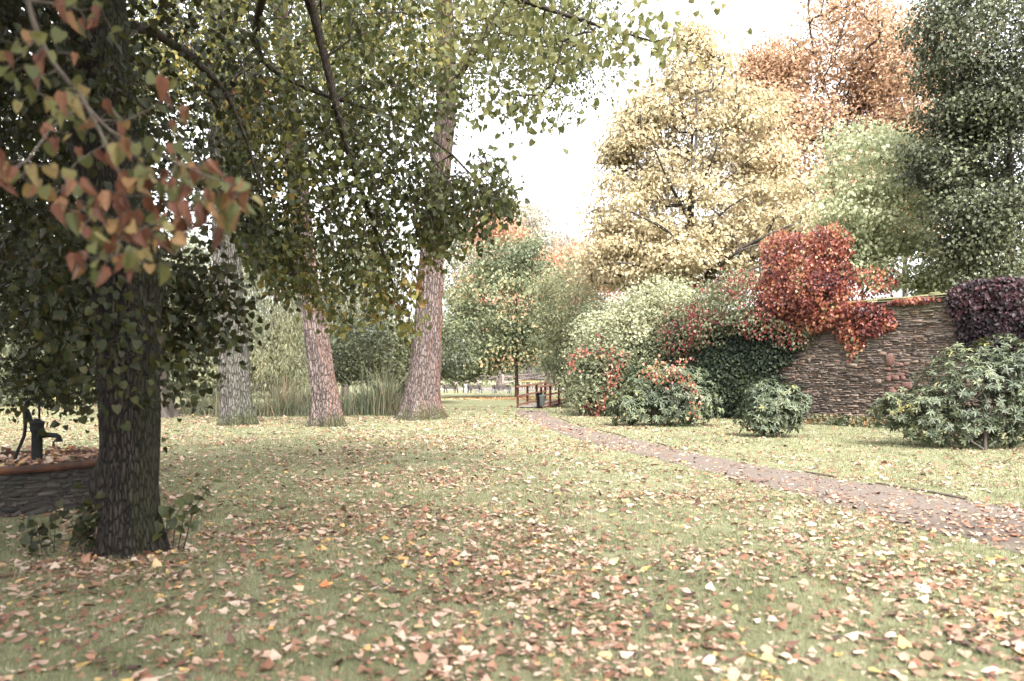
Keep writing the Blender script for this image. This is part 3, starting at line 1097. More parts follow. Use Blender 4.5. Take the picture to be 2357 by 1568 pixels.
# ------------------------------------------------------------------ big lindens in the middle distance
def big_linden(label, axis, Y, rad, mat, seed, crown_c, limb, foot):
    pts = [at(px, py, Y) for px, py in axis]
    b = np.array([pts[0][0], Y, 0.0])
    pts[0][2] = -0.08
    zs = [p[2] for p in pts]
    tm = trunk_loft(pts, rad, mat, b, 160, 420, foot, 0.9, 6, seed, 0.075, 15, 0.75)
    cl = np.concatenate([ell(n, c, r, shell=.35, gap=.38, gfreq=.45, seed=seed + q) for q, (n, c, r) in enumerate(crown_c)])
    lf = cluster_leaves(cl, 60, (.75, .75, .5), .135, T_SIMPLE, .7, .4, .7, .7, tlo=.5, ta=1.0)
    return tree('linden_tree', label, 'tree', b, (pts, rad[0], rad[-1]), limb, cl, lf, (BARK_GREEN if mat is BARK_GREEN else BARK_DARK, L_BRIGHT),
                'old lindens on the lawn', .02, .9, .15, 6, .1, 0, .1, 'crown', tm)


x2, x3, x4 = -7.6, -6.1, -3.2
big_linden('thick grey-green lichened linden trunk left of the reeds, mossy at its right foot',
           [(237, 426), (236.5, 400), (235, 369), (228, 282), (225, 208), (221, 100), (219, 0), (217, -120)], 27.4, [.52, .5, .485, .46, .43, .38, .33, .2], BARK_GREEN, 31,
           [(190, (-9.0, 27.5, 15.5), (5.0, 5.0, 6.0)), (60, (-10.5, 26, 11.5), (3.0, 3, 1.6))],
           [([(-10.0, 27.4, 13.0), (-8.0, 27, 16), (-6.5, 27, 18)], .2, .05), ([(-10.0, 27.4, 14.0), (-12.5, 27.5, 16), (-14, 28, 18)], .2, .05)], .42)
big_linden('slimmest of the three middle linden trunks, leaning left, pinkish with mossy foot',
           [(329, 427), (327, 405), (321, 369), (312, 304), (304, 239), (294, 150), (285, 65), (278, -40), (272, -130)], 26.6, [.47, .46, .44, .36, .33, .3, .27, .22, .15], BARK_PINK, 35,
           [(170, (-6.5, 26.6, 15.5), (4.2, 4.5, 5.5)), (40, (-5.5, 25.6, 11.0), (2.2, 2.2, 1.4))],
           [([(-7.4, 26.6, 12.2), (-5.5, 26, 14.5), (-4, 26, 17)], .17, .05), ([(-7.6, 26.6, 13.6), (-9.5, 27, 16), (-10, 27, 18)], .17, .05)], .65)
big_linden('thickest linden trunk, orange algae on its right side, foot flaring near the path',
           [(420, 420), (421, 400), (425, 369), (430, 282), (433, 239), (440, 170), (446, 109), (446, 40), (441, -40), (438, -130)], 31.6, [.74, .68, .62, .52, .48, .43, .38, .34, .3, .2], BARK_RED, 39,
           [(230, (-2.5, 31.5, 18.0), (5.5, 5.5, 6.5)), (60, (.5, 30.5, 15.2), (2.5, 2.5, 2.0)), (26, (1.8, 30.0, 13.2), (1.6, 1.6, 1.6))],
           [([at(447, 92, 31.6), at(470, 55, 31), at(492, 22, 31), at(520, -30, 30.5)], .24, .06), ([at(441, -40, 31.6), (-4, 32, 20), (-6, 33, 23)], .2, .06),
            ([at(490, 25, 31), at(530, 20, 30.5), at(560, 40, 30)], .1, .04)], .7)
# dark trunk behind the near linden
b5 = np.array([at(153, 418, 32.5)[0], 32.5, 0])
pts5 = [b5 + np.array([.1, 0, -.08]), b5 + np.array([0, 0, 1.0]), b5 + np.array([-.25, 0, 3]), b5 + np.array([-.5, 0, 7]), b5 + np.array([-.6, 0, 13])]
tm = trunk_loft(pts5, [.72, .62, .54, .46, .3], BARK_DARK, b5, 100, 160, .65, 1.0, 5, 51, .06, 12, .5)
cl = ell(190, b5 + np.array([-1, 0, 12.5]), (5.5, 5, 6), shell=.35, gap=.36, seed=52)
tree('linden_tree', 'dark flared linden foot half hidden behind the dark front trunk', 'tree', b5, (pts5, .6, .3), [], cl,
     cluster_leaves(cl, 60, (.75, .75, .55), .14, T_SIMPLE, .7, .4, .7, .7), (BARK_DARK, L_LINDEN), 'old lindens on the lawn', .02, .9, .15, 6, .1, 0, .1, 'crown', tm)


# ------------------------------------------------------------------ further trees and tall shrubs
def env_tree(name, label, cat, px, Y, blobs, leafm, barkm, leafsize, per, sig, tpl=T_SIMPLE, r0=.25, stems=1, group=None, ztop=None, gap=.34,
             gfreq=.5, droop=.7, outw=.5, nup=.8, tip=.012, up=.25, seed=60, limbs=None, tlo=.5, ta=.9, tb=.5, nbias=(0, 0, 0), shell=.35, sag=0., tfreq=.35,
             lean=0.0, zmin=.15, jit=.12):
    """blobs: (n, px, py, rxp, ryp, depth offset, depth radius)"""
    bx = (px - CX) / F * Y
    b = np.array([bx, Y, 0.0])
    cl = np.concatenate([E(n, x, y, rx, ry, Y + dy, rd, shell=shell, gap=gap, gfreq=gfreq, seed=seed + q, zmin=zmin) for q, (n, x, y, rx, ry, dy, rd) in enumerate(blobs)])
    zt = ztop if ztop is not None else cl[:, 2].max() * .85
    tr = ([b + np.array([0, 0, -.05]), b + np.array([lean * .2, 0, zt * .35]), b + np.array([lean * .6, 0, zt * .7]), b + np.array([lean, 0, zt])], r0, max(.015, r0 * .15))
    lm = list(limbs or [])
    for q in range(stems - 1):
        a = q * 2.4 + seed
        lm.append(([b + np.array([0, 0, .05]), b + np.array([math.cos(a) * .4, math.sin(a) * .3, zt * .3]), b + np.array([math.cos(a) * 1.0, math.sin(a) * .7, zt * .75])], r0 * .7, r0 * .15))
    lf = cluster_leaves(cl, per, sig, leafsize, tpl, droop, outw, nup, .7, nbias, tfreq, tlo, ta, tb, seed)
    return tree(name, label, cat, b, tr, lm, cl, lf, (barkm, leafm), group, tip, .8, up, 6, jit, sag)


# yellow maple behind the wall
env_tree('maple_tree', 'tall cone shaped maple in full pale yellow leaf', 'tree', 692, 45,
         [(70, 692, 95, 52, 50, 0, 2.8), (40, 740, 135, 48, 42, 0, 2.6), (36, 640, 148, 38, 42, 0, 2.4), (100, 692, 150, 84, 62, 0, 4.0), (150, 700, 215, 105, 62, 0, 5.0), (150, 700, 262, 118, 48, 0, 5.5),
          (120, 645, 258, 58, 40, -1, 4.0), (140, 770, 235, 55, 60, -1, 4.0), (40, 690, 55, 14, 28, 0, .8), (70, 625, 215, 36, 52, 0, 3), (34, 628, 150, 22, 20, 0, 1.5), (34, 768, 165, 28, 26, 0, 1.5), (26, 642, 112, 20, 20, 0, 1.2), (26, 742, 108, 22, 22, 0, 1.2)],
         L_YELLOW, BARK_DARK, .165, 62, (.5, .5, .2), T_MAPLE, .3, 1, None, 16.5, .33, .45, .75, .75, 1.0, .034, .5, 70, tlo=.5, ta=1.1, tb=.5, nbias=(0, -.35, 0), shell=.3,
         limbs=[([at(692, 290, 45), at(725, 258, 42), at(775, 232, 40.2), at(800, 222, 40)], .16, .05), ([at(692, 300, 45), at(718, 268, 41.5), at(742, 250, 40), at(765, 243, 39.6)], .14, .04),
                ([at(692, 285, 45), at(655, 268, 42), at(615, 262, 40)], .14, .04), ([at(692, 250, 45), at(662, 228, 41.5), at(632, 212, 40)], .13, .04),
                ([at(692, 225, 45), at(668, 180, 42.5), at(655, 150, 41.5)], .13, .04), ([at(692, 205, 45), at(712, 160, 42.5), at(722, 130, 42)], .12, .04),
                ([at(692, 255, 45), at(720, 215, 41.5), at(748, 195, 40.5)], .12, .04), ([at(692, 235, 45), at(690, 190, 42), at(697, 130, 42.3), at(696, 85, 43)], .16, .04),
                ([at(692, 265, 45), at(672, 235, 41), at(655, 222, 40)], .1, .03), ([at(692, 280, 45), at(735, 275, 41.5), at(770, 262, 40.5)], .1, .03)])
# orange trees behind
env_tree('beech_tree', 'tallest orange-brown tree with bare dark fork showing, towering behind the yellow maple', 'tree', 832, 66,
         [(190, 835, 45, 70, 75, 0, 6), (260, 820, 150, 90, 55, 0, 7), (190, 900, 140, 60, 70, 0, 6), (110, 770, 120, 42, 45, 0, 4), (150, 800, 215, 70, 40, 0, 5), (80, 890, 60, 50, 50, 0, 4), (70, 780, 60, 32, 30, 0, 3), (50, 752, 75, 22, 20, 0, 2)],
         L_ORANGE, BARK_DARK, .26, 54, (.9, .9, .5), T_SIMPLE, .5, 1, 'orange trees behind the wall', 25, .42, .3, .5, .6, .8, .045, .3, 80, nbias=(0, -.3, 0),
         limbs=[([at(830, 100, 66), at(815, 60, 65), at(808, 10, 64)], .25, .06), ([at(830, 95, 66), at(850, 70, 66), at(868, 60, 65)], .2, .05),
                ([at(832, 60, 66), at(845, 20, 66), at(850, -20, 66)], .2, .06), ([at(820, 140, 66), at(790, 110, 65), at(775, 90, 65)], .16, .05)])
env_tree('beech_tree', 'smaller orange tree between the tallest orange tree and the dark green tree', 'tree', 905, 60,
         [(150, 905, 160, 55, 60, 0, 5), (100, 925, 80, 45, 60, 0, 4), (100, 870, 200, 60, 45, 0, 4), (60, 905, 215, 40, 40, 0, 4)],
         L_ORANGE, BARK_DARK, .22, 55, (.9, .9, .5), T_SIMPLE, .3, 1, 'orange trees behind the wall', 18, .38, .35, .5, .6, .8, .03, .3, 90, nbias=(0, -.3, 0), tlo=.6)
env_tree('beech_tree', 'orange and salmon tree peeping out low between the yellow maple and the bridge', 'tree', 588, 75,
         [(80, 590, 265, 42, 30, 0, 4), (60, 570, 290, 40, 40, 0, 4), (50, 625, 300, 40, 35, 0, 4)],
         L_FARRED, BARK_FAR, .24, 50, (.8, .8, .5), T_SIMPLE, .25, 1, 'orange trees behind the wall', 11, .36, .35, .5, .6, .8, .03, .3, 95, nbias=(0, -.3, 0))
# pale green tree just behind the wall
env_tree('dogwood_tree', 'pale green small tree with thin bare stem, just behind the stone wall', 'tree', 856, 32,
         [(110, 875, 165, 52, 42, 0, 2.0), (150, 885, 215, 76, 46, 0, 2.4), (120, 905, 262, 85, 32, -.5, 2.0), (90, 850, 240, 35, 40, .6, 1.6), (60, 955, 278, 40, 16, -1, 1.2), (50, 930, 180, 40, 40, .5, 1.6)],
         L_PALE, BARK_DARK, .145, 44, (.4, .4, .11), T_SIMPLE, .085, 1, None, 7.8, .33, .6, .85, .7, 1.0, .01, .45, 100, tlo=.55, nbias=(0, -.35, 0), lean=.5)
# dark tree on the right
env_tree('hornbeam_tree', 'large dark green tree filling the upper right corner, overhanging the wall', 'tree', 1010, 27.5,
         [(120, 1012, 50, 54, 70, 0, 3.0), (130, 1010, 150, 60, 75, 0, 3.0), (110, 1010, 245, 60, 45, 0, 2.4), (26, 938, 28, 20, 22, 0, 1.2), (36, 956, 66, 32, 22, 0, 1.5),
          (34, 950, 112, 28, 24, .4, 1.2), (50, 985, 108, 40, 30, 0, 1.8), (36, 940, 160, 28, 22, 0, 1.4), (30, 965, 200, 28, 26, -.3, 1.2), (26, 975, 245, 22, 20, -.3, 1.0), (24, 985, 285, 34, 14, -.5, 1), (20, 955, -8, 26, 22, 0, 1), (110, 1070, 120, 60, 160, 0, 3)],
         L_DARK, BARK_DARK, .12, 84, (.4, .4, .22), T_SIMPLE, .3, 1, None, 11, .40, .6, .8, .6, .8, .012, .35, 110, tlo=.45, ta=1.1, nbias=(0, -.2, 0))

# maple by the bridge
env_tree('maple_tree', 'green maple with orange flecked crown on a short trunk, left of the wooden bridge', 'tree', 516.7, 64.6,
         [(150, 510, 300, 58, 50, 0, 4.5), (120, 475, 340, 40, 42, -1, 3.6), (90, 525, 348, 38, 22, 0, 3), (60, 505, 260, 40, 30, 0, 3), (50, 462, 362, 22, 16, -1, 2)],
         L_MAPLE, BARK_DARK, .2, 55, (.7, .7, .3), T_MAPLE, .2, 1, None, 8.5, .33, .4, .8, .6, .8, .02, .3, 120, tlo=.46, ta=.9, tb=.6, nbias=(0, -.25, 0))
# willows and others left of centre
env_tree('willow_tree', 'pale grey-green weeping willow between the left and middle lindens', 'tree', 275, 62,
         [(150, 275, 300, 45, 60, 0, 4.5), (90, 262, 360, 40, 30, 0, 4), (60, 300, 350, 30, 40, 0, 3), (60, 265, 250, 35, 30, 0, 3)],
         L_WILLOW, BARK_FAR, .3, 75, (.45, .45, 1.0), T_WILLOW, .35, 1, 'willows beyond the pond', 9, .34, .4, 1.6, .2, .2, .02, .3, 130, tlo=.55, nbias=(0, -.5, 0))
env_tree('willow_tree', 'pale grey-green weeping willow behind the slim leaning linden', 'tree', 345, 68,
         [(150, 345, 285, 48, 60, 0, 5), (100, 350, 340, 48, 30, 0, 4), (60, 380, 270, 34, 50, 0, 4)],
         L_WILLOW, BARK_FAR, .32, 75, (.5, .5, 1.1), T_WILLOW, .35, 1, 'willows beyond the pond', 10, .34, .4, 1.6, .2, .2, .02, .3, 140, tlo=.5, nbias=(0, -.5, 0))
env_tree('yew_tree', 'dark spreading low-branched tree left of the thickest trunk, over the reeds', 'tree', 402, 50,
         [(110, 372, 340, 40, 26, 0, 3.5), (80, 395, 362, 34, 22, 0, 3), (60, 345, 362, 28, 20, 0, 2.4), (70, 440, 350, 24, 28, 1, 2.5)],
         L_DARK, BARK_DARK, .17, 55, (.6, .6, .22), T_SIMPLE, .3, 1, None, 4.5, .34, .5, .9, .6, .8, .015, .35, 150, tlo=.5)
lft = [(20, 47, [(150, 30, 310, 60, 80, 0, 4), (70, 50, 380, 50, 28, 0, 3)], L_DARK, 'dark leafy tree at the left edge behind the hand pump', 160),
       (95, 56, [(130, 100, 300, 55, 90, 0, 4), (80, 90, 380, 50, 25, 0, 3)], L_LINDEN, 'dark green tree far behind the dark front trunk', 165),
       (178, 66, [(130, 180, 310, 45, 75, 0, 5), (80, 190, 372, 45, 24, 0, 4)], L_WILLOW, 'grey-green tree behind the far bench', 170),
       (205, 90, [(140, 205, 300, 50, 60, 0, 6), (80, 215, 370, 50, 18, 0, 5)], L_FAR, 'pale distant tree above the far bench', 175),
       (30, 95, [(160, 20, 220, 80, 120, 0, 8), (90, 60, 340, 80, 50, 0, 6)], L_WILLOW, 'tall pale green tree at the far left, seen through the dark leaves', 180)]
for px, Y, bl, lm, lb, sd_ in lft:
    env_tree('broadleaf_tree', lb, 'tree', px, Y, bl, lm, BARK_DARK, .2 + Y * .0012, 60, (.8, .8, .45), T_SIMPLE, .3, 1, 'trees at the back of the lawn', None, .36, .4, .7, .5, .8, .02, .3, sd_, nbias=(0, -.2, 0))
# distant trees in the gap
dst = [(500, 120, [(130, 505, 250, 40, 50, 0, 8), (80, 490, 300, 40, 40, 0, 6), (100, 466, 268, 26, 50, 0, 6)], L_FAR, 'hazy grey-green distant tree right of the thickest trunk', 190),
       (528, 128, [(110, 528, 235, 28, 32, 0, 6), (90, 535, 285, 30, 40, 0, 6)], L_GREYTWIG, 'hazy thin grey distant tree, its twigs showing against the sky', 195),
       (565, 125, [(120, 566, 262, 36, 28, 0, 7), (100, 560, 310, 40, 40, 0, 6)], L_GREYTWIG, 'lower hazy grey-pink distant tree in the gap beside the yellow maple', 200),
       (500, 100, [(60, 497, 228, 22, 18, 0, 4), (70, 500, 290, 30, 50, 0, 4)], L_FARRED, 'distant tree with a salmon orange top', 205),
       (548, 105, [(80, 552, 280, 28, 28, 0, 5), (70, 545, 330, 36, 30, 0, 5)], L_FARRED, 'distant salmon orange tree above the bridge', 210)]
for px, Y, bl, lm, lb, sd_ in dst:
    env_tree('distant_tree', lb, 'tree', px, Y, bl, lm, BARK_FAR, .32, 55, (1.1, 1.1, .6), T_SIMPLE, .3, 1, 'distant trees in the gap', None, .40, .3, .5, .5, .8, .025, .3, sd_, nbias=(0, -.3, 0))

# tall shrubs right of the bridge
env_tree('ash_tree', 'feathery grey-green young tree right behind the wooden bridge', 'tree', 570, 54,
         [(120, 570, 300, 30, 48, 0, 2.6), (100, 575, 360, 32, 34, 0, 2.4), (50, 560, 340, 24, 40, 0, 2), (50, 590, 330, 30, 40, 0, 2)],
         L_ASH, BARK_DARK, .2, 52, (.45, .45, .2), T_LANCE, .1, 4, None, 6.8, .34, .6, .8, .9, .8, .012, .4, 220, tlo=.5, nbias=(0, -.3, 0))
env_tree('tall_shrub', 'silvery grey-green shrub with upright shoots below the yellow maple', 'shrub', 660, 36,
         [(110, 650, 320, 36, 34, 0, 2.0), (90, 690, 330, 30, 40, 0, 1.8), (90, 620, 340, 34, 36, 0, 2), (60, 665, 300, 26, 18, 0, 1.4), (50, 600, 360, 24, 36, 0, 1.6)],
         L_SILVER, BARK_DARK, .12, 50, (.3, .3, .3), T_SIMPLE, .06, 7, None, 3.2, .33, .8, .2, .8, .6, .008, .5, 230, tlo=.5, nbias=(0, -.4, .2))
env_tree('tall_shrub', 'green bushy shrub at the right end of the wooden bridge', 'shrub', 592, 43,
         [(90, 590, 365, 22, 30, 0, 1.4), (80, 600, 330, 30, 30, 0, 1.6), (50, 580, 385, 14, 16, 0, 1)],
         L_ASH, BARK_DARK, .12, 55, (.3, .3, .25), T_SIMPLE, .06, 6, None, 3.2, .33, .8, .6, .7, .8, .008, .4, 240, tlo=.42, nbias=(0, -.3, 0))
env_tree('vine_covered_shrub', 'bush hung with bright red creeper streamers between the bridge and the rhododendron', 'shrub', 606, 34.5,
         [(110, 606, 376, 30, 30, 0, 1.2), (80, 622, 360, 34, 22, .2, 1.2), (70, 598, 395, 24, 18, -.2, .9)],
         L_MIXVINE, BARK_DARK, .12, 55, (.26, .26, .24), T_SIMPLE, .05, 6, None, 1.6, .33, .8, .8, .6, .8, .008, .4, 250, tlo=.5, ta=1.0, tb=.6, nbias=(0, -.5, 0), tfreq=1.0)

# ------------------------------------------------------------------ the stone wall
W0, W1 = np.array([6.1, 35.2]), np.array([19.0, 18.28])        # foot line of its front, left to right
WH = 4.2
wd = (W1 - W0) / np.linalg.norm(W1 - W0)
wn = np.array([wd[1], -wd[0]])
if wn[1] > 0:
    wn = -wn                                                   # towards the camera
WL = float(np.linalg.norm(W1 - W0))


def wp(u, z, o=0.0):
    """point on the wall front: u metres along, z up, o out of the face"""
    u, z, o = np.broadcast_arrays(np.asarray(u, float), np.asarray(z, float), np.asarray(o, float))
    return np.stack([W0[0] + wd[0] * u + wn[0] * o, W0[1] + wd[1] * u + wn[1] * o, z], -1)


def wall_u(px):
    """along-wall distance of an image column"""
    k = (px - CX) / F
    return (k * W0[1] - W0[0]) / (wd[0] - k * wd[1])


wroot = empty('stone_wall', tuple(wp(WL / 2, 0.0)), 'high rubble wall of thin brown and grey slate stones, half overgrown', 'wall')
m, t = new_mat('slate_stone')
a = N(t, 'Attribute', attribute_name='tint')
v = coords(t)
n1 = noise(t, v, 9, 5, 0.65)
n2 = noise(t, v, 50, 3, 0.7)
c = ramp(t, a.outputs['Fac'], R_((0, .027, .022, .021), (.25, .068, .054, .046), (.5, .13, .1, .081), (.7, .19, .15, .12), (.85, .16, .1, .072), (.93, .14, .07, .05), (1, .115, .102, .096)))
c = mixc(t, maprange(t, n1, .35, .7, 0, .55), c, (.1, .08, .07, 1))
sp = N(t, 'SeparateXYZ')
tc = N(t, 'TexCoord')
t.links.new(tc.outputs['Object'], sp.inputs[0])
mossf = maprange(t, math_(t, 'ADD', sp.outputs[2], math_(t, 'MULTIPLY', noise(t, v, 1.4, 4), 1.2)), 4.05, 4.75, 0, .8)
c = mixc(t, mossf, c, (.1, .1, .045, 1))
finish(t, c, .9, math_(t, 'ADD', n1, math_(t, 'MULTIPLY', n2, .4)), .02, .8, .25)
MAT_STONE = m
m, t = new_mat('wall_mortar')
finish(t, ramp(t, noise(t, coords(t), 12, 4), R_((.3, .055, .043, .036), (.7, .11, .088, .073))), .95, noise(t, coords(t), 40, 3), .01, .6)
MAT_MORTAR = m


def stones(mb, U, rows_z, fn, lmin, lmax, out, jit, rs):
    """irregular courses of stones; fn(u, z, o) -> points"""
    z = rows_z[0]
    while z < rows_z[1]:
        h = rs.uniform(*rs_h)
        u = U[0] - rs.uniform(0, .3)
        while u < U[1]:
            big = rs.rand() < .06
            l = rs.uniform(lmin, lmax) * (.7 if rs.rand() < .4 else 1.0)
            hh = h * rs.uniform(.6, 1.35) * (2.0 if big else 1)
            o = out * rs.uniform(.2, 1.0) * (1.15 if big else 1)
            g = .008
            zz = z + rs.uniform(-.5, .5) * h * .7 + .02 * math.sin(u * 1.3 + z)
            sl = rs.uniform(-.012, .012)
            sl = rs.uniform(-.015, .015)
            e1, e2 = rs.uniform(.1, .5, 2) * min(l * .5, hh * 1.6)
            c = np.array([[u + g, zz + hh * rs.uniform(.3, .7)], [u + g + e1, zz + g], [u + l - g - e2, zz + g], [u + l - g, zz + hh * rs.uniform(.3, .7)],
                          [u + l - g - e2, zz + hh - g], [u + g + e1, zz + hh - g]])
            c[:, 1] += np.array([0, -sl, sl, 0, sl, -sl])
            c[:, 1] += .1 * (vnoise(np.stack([c[:, 0] * .5, c[:, 1] * .5, c[:, 0] * 0], 1), 77) - .5)
            c += rs.uniform(-jit, jit, c.shape)
            cen = c.mean(0)
            ins = cen + (c - cen) * np.array([max(.3, 1 - .04 / l), .6])
            oo = o * rs.uniform(.6, 1.15, 6)
            ti = rs.beta(1.4, 1.5)
            V = np.concatenate([fn(c[:, 0], c[:, 1], -.05), fn(c[:, 0], c[:, 1], o * .4), fn(ins[:, 0], ins[:, 1], oo)])
            Q = [[6 + k, 6 + (k + 1) % 6, 12 + (k + 1) % 6, 12 + k] for k in range(6)] + [[k, (k + 1) % 6, 6 + (k + 1) % 6, 6 + k] for k in range(6)] + [[12, 13, 14, 15], [12, 15, 16, 17]]
            mb.add(V, Q, ti)
            u += l
        z += h


rs_h = (.034, .082)
mb = MB()
woff = wp(WL / 2, 0.0)
stones(mb, (wall_u(690), WL), (-.05, WH - .06), wp, .12, .5, .075, .01, np.random.RandomState(3))
# coping of flat slabs along the top, on both sides
rs = np.random.RandomState(5)
u = 0.0
while u < WL:
    l = rs.uniform(.3, .8)
    for q in range(2):
        z0 = WH - .05 + q * .06 + rs.uniform(0, .02)
        V = np.concatenate([wp([u + .01, u + l - .01, u + l - .01, u + .01], z0, [.1, .08 + rs.uniform(0, .05), -.62, -.6]),
                            wp([u + .02, u + l - .02, u + l - .02, u + .02], z0 + .05, [.08, .06 + rs.uniform(0, .05), -.6, -.58])])
        mb.add(V, [[0, 1, 2, 3], [4, 5, 6, 7], [0, 1, 5, 4], [1, 2, 6, 5], [2, 3, 7, 6], [3, 0, 4, 7]], rs.beta(1.5, 3))
    u += l
mb.build('stones', MAT_STONE, wroot, woff)
mb = MB()
V = np.concatenate([wp([0, WL, WL, 0], -.1, [0, 0, -.55, -.55]), wp([0, WL, WL, 0], WH - .03, [0, 0, -.55, -.55])])
mb.add(V, [[0, 1, 5, 4], [1, 2, 6, 5], [2, 3, 7, 6], [3, 0, 4, 7], [4, 5, 6, 7]])
mb.build('mortar_core', MAT_MORTAR, wroot, woff)
# squared red sandstone blocks (old blocked opening)
mb = MB()
u0 = wall_u(888)
rs_h = (.11, .19)
stones(mb, (u0 + .1, u0 + .5), (.5, 2.05), lambda u, z, o: wp(u, z, np.asarray(o) + .03), .2, .38, .06, .02, np.random.RandomState(9))
m, t = new_mat('red_sandstone')
finish(t, ramp(t, noise(t, coords(t), 7, 4), R_((.3, .07, .036, .03), (.7, .14, .078, .064))), .9, noise(t, coords(t), 30, 4), .01, .6)
mb.build('sandstone_blocks', m, wroot, woff)


# ------------------------------------------------------------------ climbers on the wall
def climber(name, label, cat, regions, leafm, leafsize, tpl=T_SIMPLE, streamers=(), seed=300, tlo=.45, ta=1.1, tb=.6, droop=1.2, tfreq=1.0, nb=1.3):
    """regions: (n, u, z, o, ru, rz, ro): leaves round a point of the wall, facing outwards; streamers: (u, z top, z foot)"""
    rs = np.random.RandomState(seed)
    P = []
    for (n, u, z, o, ru, rz, ro) in regions:
        d = nrm(rs.normal(size=(n * 2, 3)))
        d = d / (np.sum(np.abs(d) ** 2.6, axis=1, keepdims=True) ** (1 / 2.6))
        r = (.25 + .75 * rs.rand(n * 2) ** .4)
        bump = .8 + .36 * vnoise(d * 2.6 + u, seed)
        q = d * (r * bump)[:, None]
        p = wp(u + q[:, 0] * ru, z + q[:, 2] * rz, o + q[:, 1] * ro)
        inside = (o + q[:, 1] * ro < .03) & (z + q[:, 2] * rz < WH)
        keep = (~inside) & (fbm(p * 1.1, seed + 2, 2) > .2) & (p[:, 2] > .03)
        P.append(p[keep][:n])
    stem = MB()
    for (u, z1, z0) in streamers:
        k = max(4, int((z1 - z0) / .1))
        zz = np.linspace(z1, z0, k)
        uu = u + .06 * np.sin(zz * 5 + u) + np.linspace(0, rs.uniform(-.15, .15), k)
        oo = .14 + .04 * np.sin(zz * 3 + u)
        line = wp(uu, zz, oo)
        stem.tube(line, .006, 4)
        for _ in range(4):
            P.append(line + rs.normal(size=line.shape) * .07)
    for (n, u, z, o, ru, rz, ro) in regions[:6]:
        for _ in range(7):
            a = wp(u + rs.uniform(-.7, .7) * ru, max(.0, z - rz * .9), .05)
            b = wp(u + rs.uniform(-.7, .7) * ru, z + rz * .5, max(.06, o * .7))
            stem.tube([a, (a + b) / 2 + np.array([wn[0], wn[1], 0]) * .06, b], [.02, .014, .006], 5)
    P = np.concatenate(P)
    n = len(P)
    base = wp(regions[0][1], 0.0, .1)
    root = empty(name, base, label, cat)
    ax = rs.normal(size=(n, 3)) * .5 + np.array([0, 0, -droop]) + np.array([wn[0], wn[1], 0]) * .3
    no = rs.normal(size=(n, 3)) * .55 + np.array([wn[0], wn[1], 0]) * nb + np.array([0, 0, .7])
    a_, b_, c_ = leaf_arrays(P, leafsize * (.65 + .7 * rs.rand(n)), mk_tint(P, tfreq, tlo, ta, tb, seed), tpl, ax, no)
    mb = MB()
    mb.add(a_, b_, c_)
    stem.build('stems', BARK_TWIG, root, base)
    mb.build('leaves', leafm, root, base)
    return root


def wu(x):                 # along-wall distance from a column of the big view
    return wall_u(x * 0.43445)


def wz(x, y):              # height on the wall of a point of the big view
    u = wu(x)
    Y = W0[1] + wd[1] * u
    return H + (HZ - y * .43445) / F * Y


def reg(n, x, y, rx, ry, o, ro):
    u = wu(x)
    Y = W0[1] + wd[1] * u
    ru = abs(wu(x + rx) - wu(x - rx)) / 2
    return (n, u, wz(x, y), o, ru, ry * .43445 / F * Y, ro)


climber('virginia_creeper', 'bright red and orange Virginia creeper heaped in a tall mound on top of the wall', 'creeper',
        [reg(4600, 1855, 640, 95, 110, -.1, 1.1), reg(1500, 1885, 660, 50, 60, .5, .7), reg(2600, 1800, 690, 50, 75, .1, .8), reg(2200, 1900, 690, 60, 70, .15, .7), reg(1200, 1900, 560, 50, 45, -.2, .8), reg(1200, 1790, 580, 45, 55, -.3, .8),
         reg(420, 1985, 655, 60, 50, -.4, .6), reg(600, 1975, 712, 60, 20, .12, .3), reg(600, 2020, 738, 45, 35, .1, .2), reg(500, 1960, 750, 40, 50, .1, .22), reg(700, 1860, 740, 70, 30, .2, .4), reg(300, 2100, 690, 60, 8, .0, .25)],
        L_CREEPER, .11, T_SIMPLE, [(wu(1975), wz(1975, 730), wz(1975, 830)), (wu(1965), wz(1965, 730), wz(1965, 815)), (wu(1990), wz(1990, 730), wz(1990, 800))], 300)
climber('trailing_vine', 'mixed green and crimson vine spilling over the ivy left of the red creeper mound', 'creeper',
        [reg(2000, 1690, 690, 80, 70, .3, .9), reg(1400, 1640, 740, 60, 60, .3, .8), reg(1500, 1580, 760, 60, 70, .3, .8), reg(1200, 1760, 740, 70, 40, .3, .6), reg(700, 1830, 765, 50, 40, .2, .35)],
        L_MIXVINE, .105, T_SIMPLE, [(wu(x), wz(x, 740), wz(x, y)) for x, y in ((1745, 850), (1752, 800), (1780, 830), (1770, 790), (1720, 800), (1800, 790))], 310, tlo=.62, ta=1.0, tb=.9)
climber('ivy', 'dark glossy ivy sheet clothing the left end of the wall', 'ivy',
        [reg(4200, 1730, 840, 80, 110, .05, .42), reg(3000, 1680, 850, 60, 110, .05, .45), reg(1300, 1790, 790, 50, 60, .05, .3), reg(1600, 1650, 880, 50, 90, .2, .5), reg(2000, 1590, 850, 60, 100, .1, .5)],
        L_IVY, .085, T_HEART, [], 320, tlo=.5, ta=.8, tb=.8, droop=1.0)
climber('purple_creeper', 'dark purple-red creeper draped over the right end of the wall', 'creeper',
        [reg(4200, 2290, 700, 95, 65, .1, .45), reg(3600, 2320, 760, 90, 65, .1, .4), reg(1500, 2235, 690, 50, 40, .08, .35), reg(4200, 2310, 735, 110, 75, .06, .4), reg(1500, 2250, 770, 40, 40, .05, .25), reg(2600, 2270, 760, 60, 60, .06, .3), reg(2600, 2420, 760, 90, 120, .15, .5)],
        L_PURPLE, .12, T_SIMPLE, [], 330, tlo=.5, ta=.9, tb=.7)


